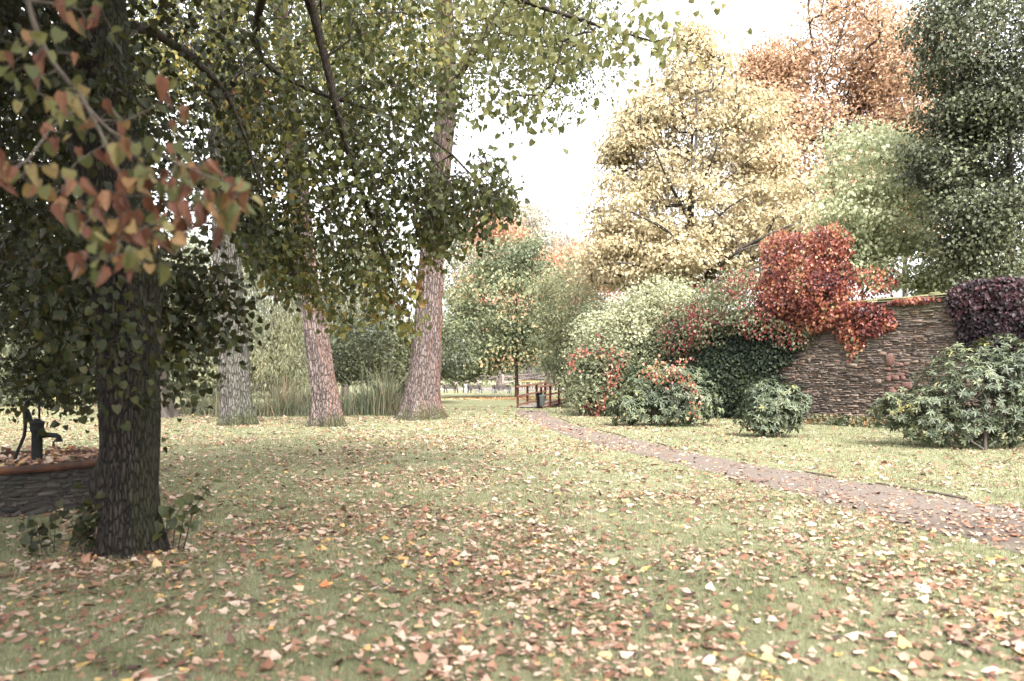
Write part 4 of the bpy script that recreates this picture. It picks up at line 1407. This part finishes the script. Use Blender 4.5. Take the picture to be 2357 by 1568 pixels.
# ------------------------------------------------------------------ rhododendrons: whorls of long leaves
def rhodo(label, px, py, blobs, seed, leafsize=.14, vine=None):
    b = gnd(px, py)
    rs = np.random.RandomState(seed)
    root = empty('rhododendron', b, label, 'shrub', 'rhododendrons along the wall')
    C, U = [], []
    for (n, dx, dy, dz, rx, ry, rz) in blobs:
        c = b + np.array([dx, dy, dz])
        d = nrm(rs.normal(size=(n, 3)) + np.array([0, -.25, .25]))
        lay = np.where(rs.rand(n) < .68, rs.uniform(.88, 1.05, n), rs.uniform(.5, .88, n))
        bump = .78 + .4 * vnoise(d * 2.8 + c, seed)
        p = c + d * (lay * bump)[:, None] * np.array([rx, ry, rz])
        k = p[:, 2] > .06
        C.append(p[k])
        U.append(d[k])
    C, U = np.concatenate(C), np.concatenate(U)
    U = nrm(U + np.array([0, 0, .55]) + rs.normal(size=U.shape) * .25)
    s = Skel()
    s.path([b + np.array([0, 0, -.03]), b + np.array([0, 0, .35])], .05, .04, .2, True)
    s.attach(C[rs.rand(len(C)) < .35], .25, .4, .1, .15)
    V, Q = s.tubes(.006, 5)
    mb = MB()
    mb.add(V, Q)
    mb.build('stems', BARK_DARK, root, b, True)
    k = 8
    P = np.repeat(C, k, 0)
    A = np.repeat(U, k, 0)
    ph = np.tile(np.arange(k) * 2 * math.pi / k, len(C)) + np.repeat(rs.rand(len(C)) * 6.28, k) + rs.normal(size=len(P)) * .2
    x = nrm(np.cross(A, np.array([.31, .2, .93])))
    y = np.cross(A, x)
    rad = x * np.cos(ph)[:, None] + y * np.sin(ph)[:, None]
    el = rs.uniform(-.1, .65, len(P))[:, None]
    ax = rad * np.cos(el) + A * np.sin(el) + np.array([0, 0, -.18])
    ti = np.clip(np.repeat(mk_tint(C, 1.0, .5, .8, .5, seed), k) + rs.normal(size=len(P)) * .1, 0, 1)
    a_, b_, c_ = leaf_arrays(P, leafsize * rs.uniform(.7, 1.2, len(P)), ti, T_LANCE, ax, A + rs.normal(size=A.shape) * .15)
    mb = MB()
    mb.add(a_, b_, c_)
    mb.build('leaves', L_RHODO, root, b)
    return root


rhodo('broad rhododendron left of centre of the wall with red creeper scattered over its top', 668, 426,
      [(420, 0, .3, .75, 1.75, 1.2, 1.0), (260, -.5, .5, 1.25, 1.1, .9, .8), (220, .9, .5, 1.0, .9, .9, 1.0), (160, -1.3, .2, .6, .8, .8, .7), (160, .3, .3, 1.5, .8, .7, .6)], 340, .16)
rhodo('smallest rhododendron, a rounded bush standing alone in front of the ivy', 778, 437,
      [(300, 0, .4, .72, .85, .75, .72), (130, -.2, .4, 1.15, .6, .55, .45), (110, .4, .4, .85, .6, .6, .6), (80, -.45, .3, .4, .6, .6, .4)], 350, .14)
rhodo('large dark rhododendron at the right edge in front of the wall', 985, 449,
      [(520, .1, .7, 1.2, 1.35, 1.1, 1.25), (320, 1.1, .8, 1.5, 1.2, 1.0, 1.2), (170, -.9, .8, .75, .9, .7, .7), (110, -1.5, 1.1, .8, .55, .5, .45), (120, -.2, .6, .45, 1.3, .8, .45), (200, 2.0, .8, 1.1, 1.2, 1.0, 1.2)], 360, .13)

# red creeper lying over the broad rhododendron
rb = gnd(668, 426)
vroot = empty('red_creeper', rb + np.array([0, -.6, 0]), 'thin scarlet creeper sprawling over the top of the broad rhododendron', 'creeper')
rs = np.random.RandomState(370)
P = []
mb = MB()
for (x0, y0, x1, y1) in ((1490, 835, 1600, 880), (1500, 850, 1590, 830), (1540, 860, 1605, 905), (1590, 890, 1600, 960), (1510, 870, 1570, 850), (1480, 860, 1530, 880)):
    a_, b_ = at(*D(x0, y0), 26.1), at(*D(x1, y1), 25.75)
    u = np.linspace(0, 1, 26)[:, None]
    ln = a_ * (1 - u) + b_ * u + np.array([0, -.12, .12]) * np.sin(u * 3.14) + rs.normal(size=(26, 3)) * .03
    mb.tube(ln, .005, 4)
    for _ in range(2):
        P.append((ln + rs.normal(size=ln.shape) * .12)[rs.rand(26) < .7])
mb.build('stems', BARK_TWIG, vroot, rb + np.array([0, -.6, 0]))
P = np.concatenate(P)
a_, b_, c_ = leaf_arrays(P, .1 * rs.uniform(.7, 1.2, len(P)), rs.uniform(.3, .85, len(P)), T_SIMPLE, rs.normal(size=P.shape) * .5 + np.array([0, -.2, -1]), rs.normal(size=P.shape) * .5 + np.array([0, -1, .6]))
mb = MB()
mb.add(a_, b_, c_)
mb.build('leaves', L_CREEPER, vroot, rb + np.array([0, -.6, 0]))

# streamers on the bush by the bridge
vb = gnd(606, 412)
vroot = empty('red_creeper', vb + np.array([0, -1.0, 0]), 'scarlet creeper streamers hanging on the bush beside the bridge', 'creeper')
P = []
mb = MB()
for (x0, y0, x1, y1) in ((1425, 815, 1405, 870), (1440, 810, 1410, 900), (1395, 900, 1380, 945), (1320, 815, 1345, 812), (1430, 860, 1400, 880), (1345, 812, 1420, 812), (1318, 815, 1316, 850)):
    a_, b_ = at(*D(x0, y0), 33.3), at(*D(x1, y1), 33.0)
    u = np.linspace(0, 1, 26)[:, None]
    ln = a_ * (1 - u) + b_ * u + rs.normal(size=(26, 3)) * .04
    mb.tube(ln, .005, 4)
    for _ in range(2):
        P.append((ln + rs.normal(size=ln.shape) * .12)[rs.rand(26) < .55])
mb.build('stems', BARK_TWIG, vroot, vb + np.array([0, -1.0, 0]))
P = np.concatenate(P)
a_, b_, c_ = leaf_arrays(P, .13 * rs.uniform(.7, 1.2, len(P)), rs.uniform(.22, .68, len(P)), T_SIMPLE, rs.normal(size=P.shape) * .5 + np.array([0, -.2, -1]), rs.normal(size=P.shape) * .5 + np.array([0, -1, .6]))
mb = MB()
mb.add(a_, b_, c_)
mb.build('leaves', L_CREEPER, vroot, vb + np.array([0, -1.0, 0]))

# low ivy and weeds at the wall foot
rs = np.random.RandomState(380)
n = 5200
uu = rs.uniform(wall_u(815), wall_u(1000), n)
oo = np.abs(rs.normal(size=n)) * .38 + .06
P = wp(uu, rs.rand(n) ** 1.5 * .3 * np.clip(1.3 - oo, .15, 1), oo)
a_, b_, c_ = leaf_arrays(P, .07 * rs.uniform(.6, 1.3, n), mk_tint(P, 1.2, .6, .9, .8, 5), T_HEART, rs.normal(size=P.shape) + np.array([0, 0, -.2]), rs.normal(size=P.shape) * .5 + np.array([0, -.4, 1]))
mb = MB()
mb.add(a_, b_, c_)
tag(mb.build('ground_ivy', leaf_mat('ground_ivy_leaf', R_((0, .02, .03, .015), (.6, .05, .062, .03), (.9, .12, .11, .05), (1, .25, .13, .06)), .5, .25)), 'low dark ivy creeping along the foot of the stone wall', 'ground cover', None, 'stuff')

# ------------------------------------------------------------------ basin and hand pump
BC = np.array([-6.42, 10.25, 0.0])
BR, BH = 1.18, .57
bs = empty('stone_basin', BC, 'round rubble stone basin with rusty metal rim, filled with fallen leaves, at the left edge', 'basin')
mb = MB()


def bfn(u, z, o):
    u, z, o = np.broadcast_arrays(np.asarray(u, float), np.asarray(z, float), np.asarray(o, float))
    th = u / BR
    return np.stack([BC[0] + (BR + o) * np.cos(th), BC[1] + (BR + o) * np.sin(th), z], -1)


rs_h = (.03, .065)
stones(mb, (0, 2 * math.pi * BR), (-.03, BH - .07), bfn, .08, .26, .035, .005, np.random.RandomState(12))
m, t = new_mat('dark_slate')
a = N(t, 'Attribute', attribute_name='tint')
c = ramp(t, a.outputs['Fac'], R_((0, .013, .012, .012), (.5, .03, .026, .024), (1, .075, .062, .056)))
c = mixc(t, maprange(t, noise(t, coords(t), 9, 4), .4, .7, 0, .5), c, (.05, .055, .04, 1))
finish(t, c, .85, noise(t, coords(t), 30, 4), .01, .7)
mb.build('stones', m, bs, BC)
mb = MB()
mb.lathe([(BR, -.05), (BR, BH - .05), (BR - .22, BH - .05), (BR - .22, .3)], BC, 64)
m, t = new_mat('dark_mortar')
finish(t, (.03, .025, .022, 1), .95, noise(t, coords(t), 40, 3), .01, .6)
mb.build('mortar_core', m, bs, BC, True)
mb = MB()
mb.lathe([(BR + .05, BH - .075), (BR + .075, BH - .05), (BR + .075, BH - .005), (BR + .05, BH), (BR - .12, BH), (BR - .2, BH - .03), (BR - .21, BH - .1), (BR - .15, BH - .06), (BR + .05, BH - .075)], BC, 72)
m, t = new_mat('rusty_metal')
finish(t, ramp(t, noise(t, coords(t), 6, 5), R_((.3, .02, .009, .006), (.55, .055, .02, .009), (.75, .11, .042, .016))), .75, noise(t, coords(t), 40, 3), .004, .5, .4)
MAT_RUST = m
mb.build('rim', m, bs, BC, True)
mb = MB()
a = np.arange(48) * 2 * math.pi / 48
V = np.concatenate([[[BC[0], BC[1], BH - .06]], np.stack([BC[0] + (BR - .2) * np.cos(a), BC[1] + (BR - .2) * np.sin(a), np.full(48, BH - .085)], 1)])
mb.add(V, [[0, 1 + k, 1 + (k + 1) % 48] for k in range(48)])
m, t = new_mat('wet_litter')
finish(t, (.05, .03, .02, 1), .5)
mb.build('water', m, bs, BC)
LITTER = leaf_mat('fallen_leaf', R_((0, .05, .03, .025), (.15, .14, .07, .045), (.32, .19, .085, .05), (.55, .29, .185, .13), (.82, .42, .325, .26), (.92, .4, .27, .1), (.96, .4, .18, .06), (1, .3, .1, .04)), .6, .15, .35)
rs = np.random.RandomState(14)
n = 900
rr = (BR - .02) * np.sqrt(rs.rand(n))
th = rs.rand(n) * 6.283
hz_ = np.where(rr > BR - .2, BH + .012, BH - .055) + rs.rand(n) * .05
P = np.stack([BC[0] + rr * np.cos(th), BC[1] + rr * np.sin(th), hz_], 1)
a_, b_, c_ = leaf_arrays(P, .08 * rs.uniform(.6, 1.2, n), rs.rand(n), T_HEART, rs.normal(size=P.shape) * np.array([1, 1, .25]), rs.normal(size=P.shape) * .35 + np.array([0, 0, 1]))
mb = MB()
mb.add(a_, b_, c_)
tag(mb.build('basin_leaves', LITTER), 'brown fallen leaves heaped inside the round stone basin', 'fallen leaves', None, 'stuff')

m, t = new_mat('cast_iron')
finish(t, ramp(t, noise(t, coords(t), 10, 4), R_((.3, .005, .0055, .0055), (.7, .012, .013, .013))), .75, noise(t, coords(t), 60, 3), .003, .4, .2)
MAT_IRON = m
PX = at(37, 455, 10.25)
pb = np.array([PX[0], 10.25, BH - .09])
pm = empty('hand_pump', pb, 'black cast iron hand pump with curved handle and spout, standing on the stone basin', 'pump')
mb = MB()
mb.lathe([(0.0, .0), (.125, .0), (.125, .03), (.075, .045), (.065, .07), (.063, .42), (.078, .44), (.082, .47), (.082, .53), (.09, .54), (.09, .56), (.05, .575), (.03, .6), (0, .6)], pb, 24)
mb.build('body', MAT_IRON, pm, pb, True)
mb = MB()
mb.tube([pb + np.array([.05, 0, .385]), pb + np.array([.16, -.01, .39]), pb + np.array([.26, -.02, .385]), pb + np.array([.29, -.02, .37]), pb + np.array([.295, -.02, .32])], [.036, .034, .032, .032, .034], 12)
mb.tube([pb + np.array([.295, -.02, .335]), pb + np.array([.295, -.02, .305])], [.042, .042], 12)
mb.build('spout', MAT_IRON, pm, pb, True)
mb = MB()
mb.tube([pb + np.array([.03, 0, .57]), pb + np.array([.03, 0, .83])], .013, 8)
mb.build('piston_rod', MAT_IRON, pm, pb, True)
mb = MB()
hp = [(.045, .83), (.01, .86), (-.06, .86), (-.12, .82), (-.15, .74), (-.145, .62), (-.14, .5), (-.155, .38), (-.2, .27), (-.25, .16), (-.275, .07), (-.28, .03)]
hp = [pb + np.array([x, -.015, z]) for x, z in hp]
mb.tube(hp, [.018, .02, .021, .022, .024, .024, .023, .021, .02, .02, .022, .026], 10)
mb.build('handle', MAT_IRON, pm, pb, True)
mb = MB()
mb.bar(pb + np.array([-.05, .0, .5]), pb + np.array([-.13, -.0, .72]), .035, .05, bev=.008)
mb.bar(pb + np.array([-.05, .0, .47]), pb + np.array([-.13, -.0, .66]), .03, .03, bev=.006)
mb.build('bracket', MAT_IRON, pm, pb)

# ------------------------------------------------------------------ wooden footbridge
RAILWOOD = wood_mat('red_brown_timber', (.06, .022, .015, 1), (.13, .05, .032, 1), 5)
DECKWOOD = wood_mat('grey_deck_boards', (.12, .1, .09, 1), (.22, .19, .17, 1), 5)
u2 = nrm(np.array([.38, .92]))
v2 = np.array([u2[1], -u2[0]])
Bo = np.array([.39, 43.2])


def bp(s_, w_, z):
    p = Bo + u2 * s_ + v2 * w_
    return np.array([p[0], p[1], z + .045 * s_])


bridge = empty('footbridge', (float(bp(2.2, .55, 0)[0]), float(bp(2.2, .55, 0)[1]), 0), 'small wooden footbridge with red-brown railings at the end of the path', 'bridge')
bo = np.array(bridge.location)
mb = MB()
for k in range(30):
    s0 = .15 * k
    mb.bar(bp(s0, -.06, .05), bp(s0, 1.2, .05), .135, .04, bev=.005)
mb.build('deck', DECKWOOD, bridge, bo)
mb = MB()
for wv in (.0, 1.12):
    mb.bar(bp(-.1, wv, -.03), bp(4.5, wv, -.03), .1, .115, bev=.008)
mb.build('beam', RAILWOOD, bridge, bo)
for wv in (-.05, 1.18):
    rl = MB()
    rl.bar(bp(-.12, wv, 1.13), bp(4.55, wv, 1.13), .2, .07, bev=.008)
    rl.bar(bp(-.05, wv, .63), bp(4.45, wv, .63), .05, .1, bev=.008)
    rl.bar(bp(-.05, wv, .16), bp(4.45, wv, .16), .05, .1, bev=.008)
    ro = rl.build('railing', RAILWOOD, bridge, bo)
    for s_ in (.05, 1.5, 2.95, 4.35):
        pm_ = MB()
        a, b = bp(s_, wv + (.06 if wv > 1 else -.06), -.0), bp(s_, wv + (.06 if wv > 1 else -.06), 1.1)
        pm_.bar(a, b, .13, .13, bev=.008)
        po = pm_.build('post', RAILWOOD, ro, bo)

# litter bin at the bridge
m, t = new_mat('grey_bin_steel')
finish(t, ramp(t, noise(t, coords(t), 8, 3), R_((.3, .05, .052, .05), (.7, .09, .095, .09))), .5, None, spec=.4)
MAT_BIN = m
bb = gnd(538.5, 408.0)
bn = empty('litter_bin', bb, 'dark grey litter bin with bag on a black post in front of the bridge', 'litter bin')
mb = MB()
mb.lathe([(0, .1), (.15, .1), (.17, .12), (.18, .66), (.19, .68), (.17, .68), (.16, .6), (0, .6)], bb + np.array([.16, .05, 0]), 20)
mb.build('container', MAT_BIN, bn, bb, True)
mb = MB()
mb.bar(bb + np.array([-.02, -.05, -.05]), bb + np.array([-.02, -.05, .78]), .17, .1, bev=.01)
mb.build('post', MAT_IRON, bn, bb)
mb = MB()
mb.box(bb + np.array([.06, 0, .8]), (.42, .34, .035), None, None, .01)
mb.build('lid', MAT_IRON, bn, bb)
mb = MB()
mb.lathe([(.192, .58), (.2, .61), (.196, .65), (.203, .69), (.19, .7), (.17, .66)], bb + np.array([.16, .05, 0]), 20)
m, t = new_mat('bag_plastic')
finish(t, (.05, .06, .058, 1), .4, None, spec=.4)
mb.build('bin_bag', m, bn, bb, True)

# ------------------------------------------------------------------ benches
BENCHWOOD = wood_mat('dark_bench_wood', (.03, .022, .02, 1), (.075, .055, .05, 1), 5)
BENCHPALE = wood_mat('weathered_bench_wood', (.13, .085, .08, 1), (.24, .165, .155, 1), 5)


def bench(loc, rz, wood, label, L=1.9):
    root = empty('park_bench', loc, label, 'bench', 'park benches', rz)
    mb = MB()
    for k in range(4):
        mb.bar((-L / 2, -.1 - .12 * k + .2, .44 + .01 * abs(k - 1.5)), (L / 2, -.1 - .12 * k + .2, .44 + .01 * abs(k - 1.5)), .1, .04, bev=.006)
    mb.build('seat', wood, root)
    mb = MB()
    for k in range(3):
        mb.bar((-L / 2, .2 + .05 * k, .55 + .14 * k), (L / 2, .2 + .05 * k, .55 + .14 * k), .035, .11, bev=.006)
    mb.build('backrest', wood, root)
    for x in (-L * .36, L * .36):
        mb = MB()
        mb.bar((x, -.28, 0), (x, -.2, .42), .07, .07)
        mb.bar((x, .3, 0), (x, .2, .44), .07, .07)
        mb.bar((x, .19, .42), (x, .33, .9), .06, .06)
        mb.bar((x, -.28, .4), (x, .24, .4), .06, .05)
        mb.build('leg', MAT_IRON, root)
    return root


def bxy(px, Y):
    return ((px - CX) / F * Y, Y, 0.0)


bench(bxy(201, 80), math.radians(3), BENCHPALE, 'brown slatted bench far off between the dark trunk and the left linden', 2.0)
bench(bxy(451, 86), math.radians(152), BENCHWOOD, 'dark bench half hidden by the thickest trunk, leftmost of the row', 1.9)
bench(bxy(475, 85), math.radians(150), BENCHWOOD, 'dark bench just right of the grey bin, middle of the row', 1.9)
bench(bxy(502, 84), math.radians(162), BENCHWOOD, 'dark bench nearest the maple trunk, behind the cycle racks', 2.1)
g0 = np.array(bxy(465.5, 85))
gb = empty('waste_bin', g0, 'pale grey cylindrical waste bin between two dark benches', 'litter bin')
mb = MB()
mb.lathe([(0, .03), (.2, .03), (.21, .05), (.21, .86), (.22, .88), (.22, .92), (.17, .93), (.16, .8), (0, .8)], g0, 18)
m, t = new_mat('pale_galvanised')
finish(t, (.3, .31, .31, 1), .5, None, spec=.4)
mb.build('container', m, gb, g0, True)
mb = MB()
mb.bar(g0 + np.array([-.24, 0, -.03]), g0 + np.array([-.24, 0, 1.0]), .06, .06)
mb.build('post', MAT_IRON, gb, g0)

# cycle racks
m, t = new_mat('galvanised_tube')
finish(t, (.22, .22, .23, 1), .45, None, spec=.5, metal=.3)
MAT_GALV = m
for q, (px, lab) in enumerate(((484, 'cycle rack with ring holders, leftmost of the row before the benches'), (503, 'cycle rack with ring holders in front of the bench by the maple'), (526, 'cycle rack with ring holders right of the maple trunk'))):
    o0 = np.array(bxy(px, 77))
    ck = empty('cycle_rack', o0, lab, 'bike rack', 'cycle racks')
    mb = MB()
    mb.bar(o0 + np.array([-.85, 0, .38]), o0 + np.array([.85, 0, .38]), .05, .05)
    mb.build('rail', MAT_GALV, ck, o0)
    for x in (-.8, .8):
        mb = MB()
        mb.bar(o0 + np.array([x, 0, 0]), o0 + np.array([x, 0, .5]), .05, .05)
        mb.build('leg', MAT_GALV, ck, o0)
    for k in range(4):
        mb = MB()
        a = np.linspace(0, 2 * math.pi, 17)
        xx = -.6 + .4 * k
        mb.tube(np.stack([o0[0] + xx + .13 * np.cos(a), o0[1] + .22 * np.cos(a) * .6, o0[2] + .33 + .25 * np.sin(a)], 1), .018, 6, False)
        mb.build('ring', MAT_GALV, ck, o0)

# timber climbing frame on the playground
LOG = wood_mat('weathered_logs', (.2, .165, .15, 1), (.36, .3, .28, 1), 3)
c0 = np.array(bxy(545, 108))
cf = empty('climbing_frame', c0, 'timber climbing frame of weathered posts and sloping logs on the far playground', 'climbing frame')
rs = np.random.RandomState(33)
pxs = (455, 478, 497, 503, 551, 556, 568, 590)
tops = []
for px in pxs:
    p = np.array(bxy(px, 106 + rs.uniform(0, 4)))
    hh = rs.uniform(1.6, 2.6)
    mb = MB()
    mb.tube([p, p + np.array([0, 0, hh])], .16, 9)
    mb.build('post', LOG, cf, c0, True)
    tops.append(p + np.array([0, 0, hh * .75]))
for (a, b, za, zb) in ((0, 2, .9, 1.7), (1, 4, 1.9, 1.5), (4, 7, 1.6, 2.2), (5, 7, 1.0, 1.9), (2, 6, 1.7, 2.5), (3, 5, .9, 2.3)):
    A, B = tops[a].copy(), tops[b].copy()
    A[2], B[2] = za, zb
    mb = MB()
    d = (B - A) * .08
    mb.tube([A - d, B + d], .14, 8)
    mb.build('log', LOG, cf, c0, True)
tw = np.array(bxy(530, 107))
mb = MB()
for k in range(7):
    mb.bar(tw + np.array([-1.05 + .35 * k, 0, .1]), tw + np.array([-1.05 + .35 * k, 0, 2.9 - .12 * abs(k - 3)]), .08, .32)
mb.build('tower_panel', wood_mat('grey_planks', (.1, .085, .08, 1), (.2, .175, .16, 1), 4), cf, c0)
mb = MB()
mb.bar(tw + np.array([-1.3, -.15, 1.15]), tw + np.array([1.3, -.15, 1.15]), .12, .14)
m, t = new_mat('ochre_paint')
finish(t, (.5, .33, .12, 1), .6)
mb.build('crossbar', m, cf, c0)
mb = MB()
for k in range(6):
    a = tops[6] + np.array([.1 + .5 * k, -.6, .2 + .05 * k])
    mb.bar(a, a + np.array([.0, 1.6, .25]), .42, .06)
mb.build('roof', LOG, cf, c0)

# ------------------------------------------------------------------ reeds by the pond
REED = leaf_mat('reed_blade', R_((0, .035, .043, .026), (.45, .09, .1, .058), (.7, .16, .165, .1), (.88, .24, .2, .13), (1, .26, .16, .1)), .6, .3, .3)


def blades(P, h, w, tint, lean, rs, segs=3):
    n = len(P)
    a = rs.rand(n) * 6.283
    side = np.stack([np.cos(a), np.sin(a), np.zeros(n)], 1)
    ld = rs.rand(n) * 6.283
    dirn = np.stack([np.cos(ld), np.sin(ld), np.zeros(n)], 1) * (lean * rs.rand(n) ** 1.5)[:, None]
    Vs = []
    for k in range(segs + 1):
        u = k / segs
        c = P + np.array([0, 0, 1.0]) * (h * (u - .25 * u * u * np.minimum(1, np.linalg.norm(dirn, axis=1))))[:, None] + dirn * (h * u * u)[:, None]
        ww = (w * (1 - u) ** .7 * .5)[:, None] if k < segs else 0
        if k < segs:
            Vs.append(c - side * ww)
            Vs.append(c + side * ww)
        else:
            Vs.append(c)
    m_ = 2 * segs + 1
    V = np.stack(Vs, 1).reshape(-1, 3)
    b = (np.arange(n) * m_)[:, None]
    Q = np.concatenate([b + np.array([[2 * k, 2 * k + 1, 2 * k + 3, 2 * k + 2]]) for k in range(segs - 1)])
    T = b + np.array([[2 * segs - 2, 2 * segs - 1, 2 * segs]])
    return V, Q, T, tint


def add_blades(mb, r):
    V, Q, T, ti = r
    k0 = mb.n
    mb.add(V, Q, np.tile(ti, len(Q) // len(ti)))
    mb.L.append((T + k0).ravel())
    mb.S.append(mb.l + np.arange(len(T)) * 3)
    mb.T.append(ti)
    mb.l += T.size


rs = np.random.RandomState(40)
mb = MB()
for (px0, px1, Y0, Y1, n, hh) in ((255, 318, 34.0, 37.0, 1500, 1.45), (300, 345, 34.5, 37, 900, 1.2), (336, 400, 34.5, 38, 1700, 2.0), (370, 402, 35, 37, 500, 2.3), (182, 232, 34.2, 36.5, 800, 1.15), (215, 260, 34, 36, 500, 1.3)):
    Y = rs.uniform(Y0, Y1, n)
    X = (rs.uniform(px0, px1, n) - CX) / F * Y
    P = np.stack([X, Y, np.zeros(n)], 1)
    h = hh * rs.uniform(.3, 1.1, n) * np.clip(-.15 + 1.9 * fbm(P * .9, 44, 2), .25, 1.4)
    ti = np.clip(mk_tint(P, .8, .5, .9, .6, 45), 0, 1)
    low = rs.rand(n) < .25
    h[low] *= .55
    ti[low] = np.clip(ti[low] + .4, 0, 1)
    add_blades(mb, blades(P, h, rs.uniform(.03, .055, n), ti, 1.1, rs))
tag(mb.build('reeds', REED), 'tall reed bed of green and straw coloured blades at the pond edge, behind the linden trunks', 'reeds', None, 'stuff')

# ------------------------------------------------------------------ far wood closing the view
rs = np.random.RandomState(50)
n = 900
C = np.stack([rs.uniform(-150, 150, n), rs.uniform(150, 185, n), 0 * rs.rand(n)], 1)
top = 9 + 11 * fbm(C * np.array([.05, .05, 0]) + 3, 51, 3)
C[:, 2] = rs.rand(n) * top
a_, b_, c_ = cluster_leaves(C, 70, (2.0, 2.0, 1.2), .6, T_SIMPLE, .5, .5, .8, .7, (0, -.3, 0), .06, .45, 1.0, .5, 52)
mb = MB()
mb.add(a_, b_, c_)
tag(mb.build('far_wood', L_FAR), 'far-off grey-green wood closing the view beyond the playground', 'wood', None, 'stuff')
n = 420
C = np.stack([rs.uniform(-75, -28, n), rs.uniform(92, 112, n), rs.rand(n) * 2.6], 1)
a_, b_, c_ = cluster_leaves(C, 70, (1.0, 1.0, .4), .26, T_SIMPLE, .5, .5, .8, .7, (0, -.3, 0), .2, .4, 1.0, .5, 53)
mb = MB()
mb.add(a_, b_, c_)
tag(mb.build('far_hedge', L_DARK), 'dark undergrowth along the far left edge of the lawn', 'undergrowth', None, 'stuff')

# ------------------------------------------------------------------ grass blades and fallen leaves
GRASS = leaf_mat('grass_blade', R_((0, .06, .074, .03), (.4, .155, .165, .085), (.75, .225, .23, .13), (1, .33, .315, .215)), .6, .3, .25)
rs = np.random.RandomState(60)
mb = MB()
for (Y0, Y1, dens, hh, ww) in ((3.3, 6.5, 3600, .045, .0042), (6.5, 11, 1700, .05, .0065), (11, 18, 420, .05, .011), (18, 30, 150, .055, .02), (30, 46, 50, .06, .035)):
    area = (Y1 - Y0) * (1.3 * (Y0 + Y1) / 2 + 4.8)
    n = int(area * dens)
    Y = Y0 + (Y1 - Y0) * rs.rand(n)
    X = (rs.rand(n) * 2 - 1) * (.65 * Y + 2.4)
    P = np.stack([X, Y, np.zeros(n)], 1)
    k = ~in_poly(P + rs.normal(size=P.shape) * .17, PATHPOLY) & (fbm(P * 1.6, 61, 2) > .2)
    k &= np.hypot(X - BC[0], Y - BC[1]) > BR
    P = P[k]
    P[:, 2] = gz(P) - .004
    n = len(P)
    h = hh * rs.uniform(.4, 1.3, n) * (.35 + 1.3 * fbm(P * 3.5, 62, 2))
    add_blades(mb, blades(P, h, np.full(n, ww), mk_tint(P, 2.2, .52, 1.1, .6, 63), 1.1, rs, 2))
tag(mb.build('grass', GRASS), 'short pale green grass of the lawn', 'grass', None, 'stuff')

mb = MB()
for (Y0, Y1, dens, sz) in ((3.3, 7, 480, .036), (7, 13, 230, .039), (13, 22, 84, .046), (22, 33, 34, .06), (33, 46, 8, .085)):
    area = (Y1 - Y0) * (1.3 * (Y0 + Y1) / 2 + 4.8)
    n = int(area * dens * 1.6)
    Y = Y0 + (Y1 - Y0) * rs.rand(n)
    X = (rs.rand(n) * 2 - 1) * (.65 * Y + 2.4)
    P = np.stack([X, Y, np.zeros(n)], 1)
    f = fbm(P * .55, 64, 3)
    thick = np.clip((f - .3) * 2.2, .3, 1) * np.clip(1.25 - .07 * np.maximum(0, X + 2), .4, 1.25)
    k = rs.rand(n) < thick * .8
    k &= np.hypot(X - BC[0], Y - BC[1]) > BR + .05
    P = P[k]
    n = len(P)
    onp = in_poly(P, PATHPOLY)
    P[:, 2] = gz(P) + np.where(onp, .022, .006 + .026 * rs.rand(n))
    ti = np.clip(rs.rand(n) * .95 + .12 * (fbm(P * .8, 66, 2) - .5), 0, 1)
    ax = rs.normal(size=(n, 3)) * np.array([1, 1, .14])
    no = rs.normal(size=(n, 3)) * np.array([.24, .24, .1]) + np.array([0, 0, 1])
    s_ = sz * np.clip(np.exp(rs.normal(size=n) * .48), .3, 2.3)
    cu = rs.rand(n) < .5
    a_, b_, c_ = leaf_arrays(P[~cu], s_[~cu], ti[~cu], T_HEART, ax[~cu], no[~cu])
    mb.add(a_, b_, c_)
    a_, b_, c_ = leaf_arrays(P[cu] + np.array([0, 0, .008]), s_[cu] * 1.1, ti[cu], T_LITTER, ax[cu], no[cu] * np.array([1, 1, -1]))
    mb.add(a_, b_, c_)
# orange drift under the maple
n = 2600
P = np.stack([rs.normal(size=n) * 2.6 + .3 - 1.2, rs.normal(size=n) * 2.2 + 63, np.full(n, .03)], 1)
a_, b_, c_ = leaf_arrays(P, .13, np.clip(rs.normal(size=n) * .06 + .92, 0, 1), T_SIMPLE, rs.normal(size=P.shape) * np.array([1, 1, .2]), rs.normal(size=P.shape) * .3 + np.array([0, 0, 1]))
mb.add(a_, b_, c_)
tag(mb.build('fallen_leaves', LITTER), 'pinkish brown and yellow fallen leaves strewn over lawn and path', 'fallen leaves', None, 'stuff')
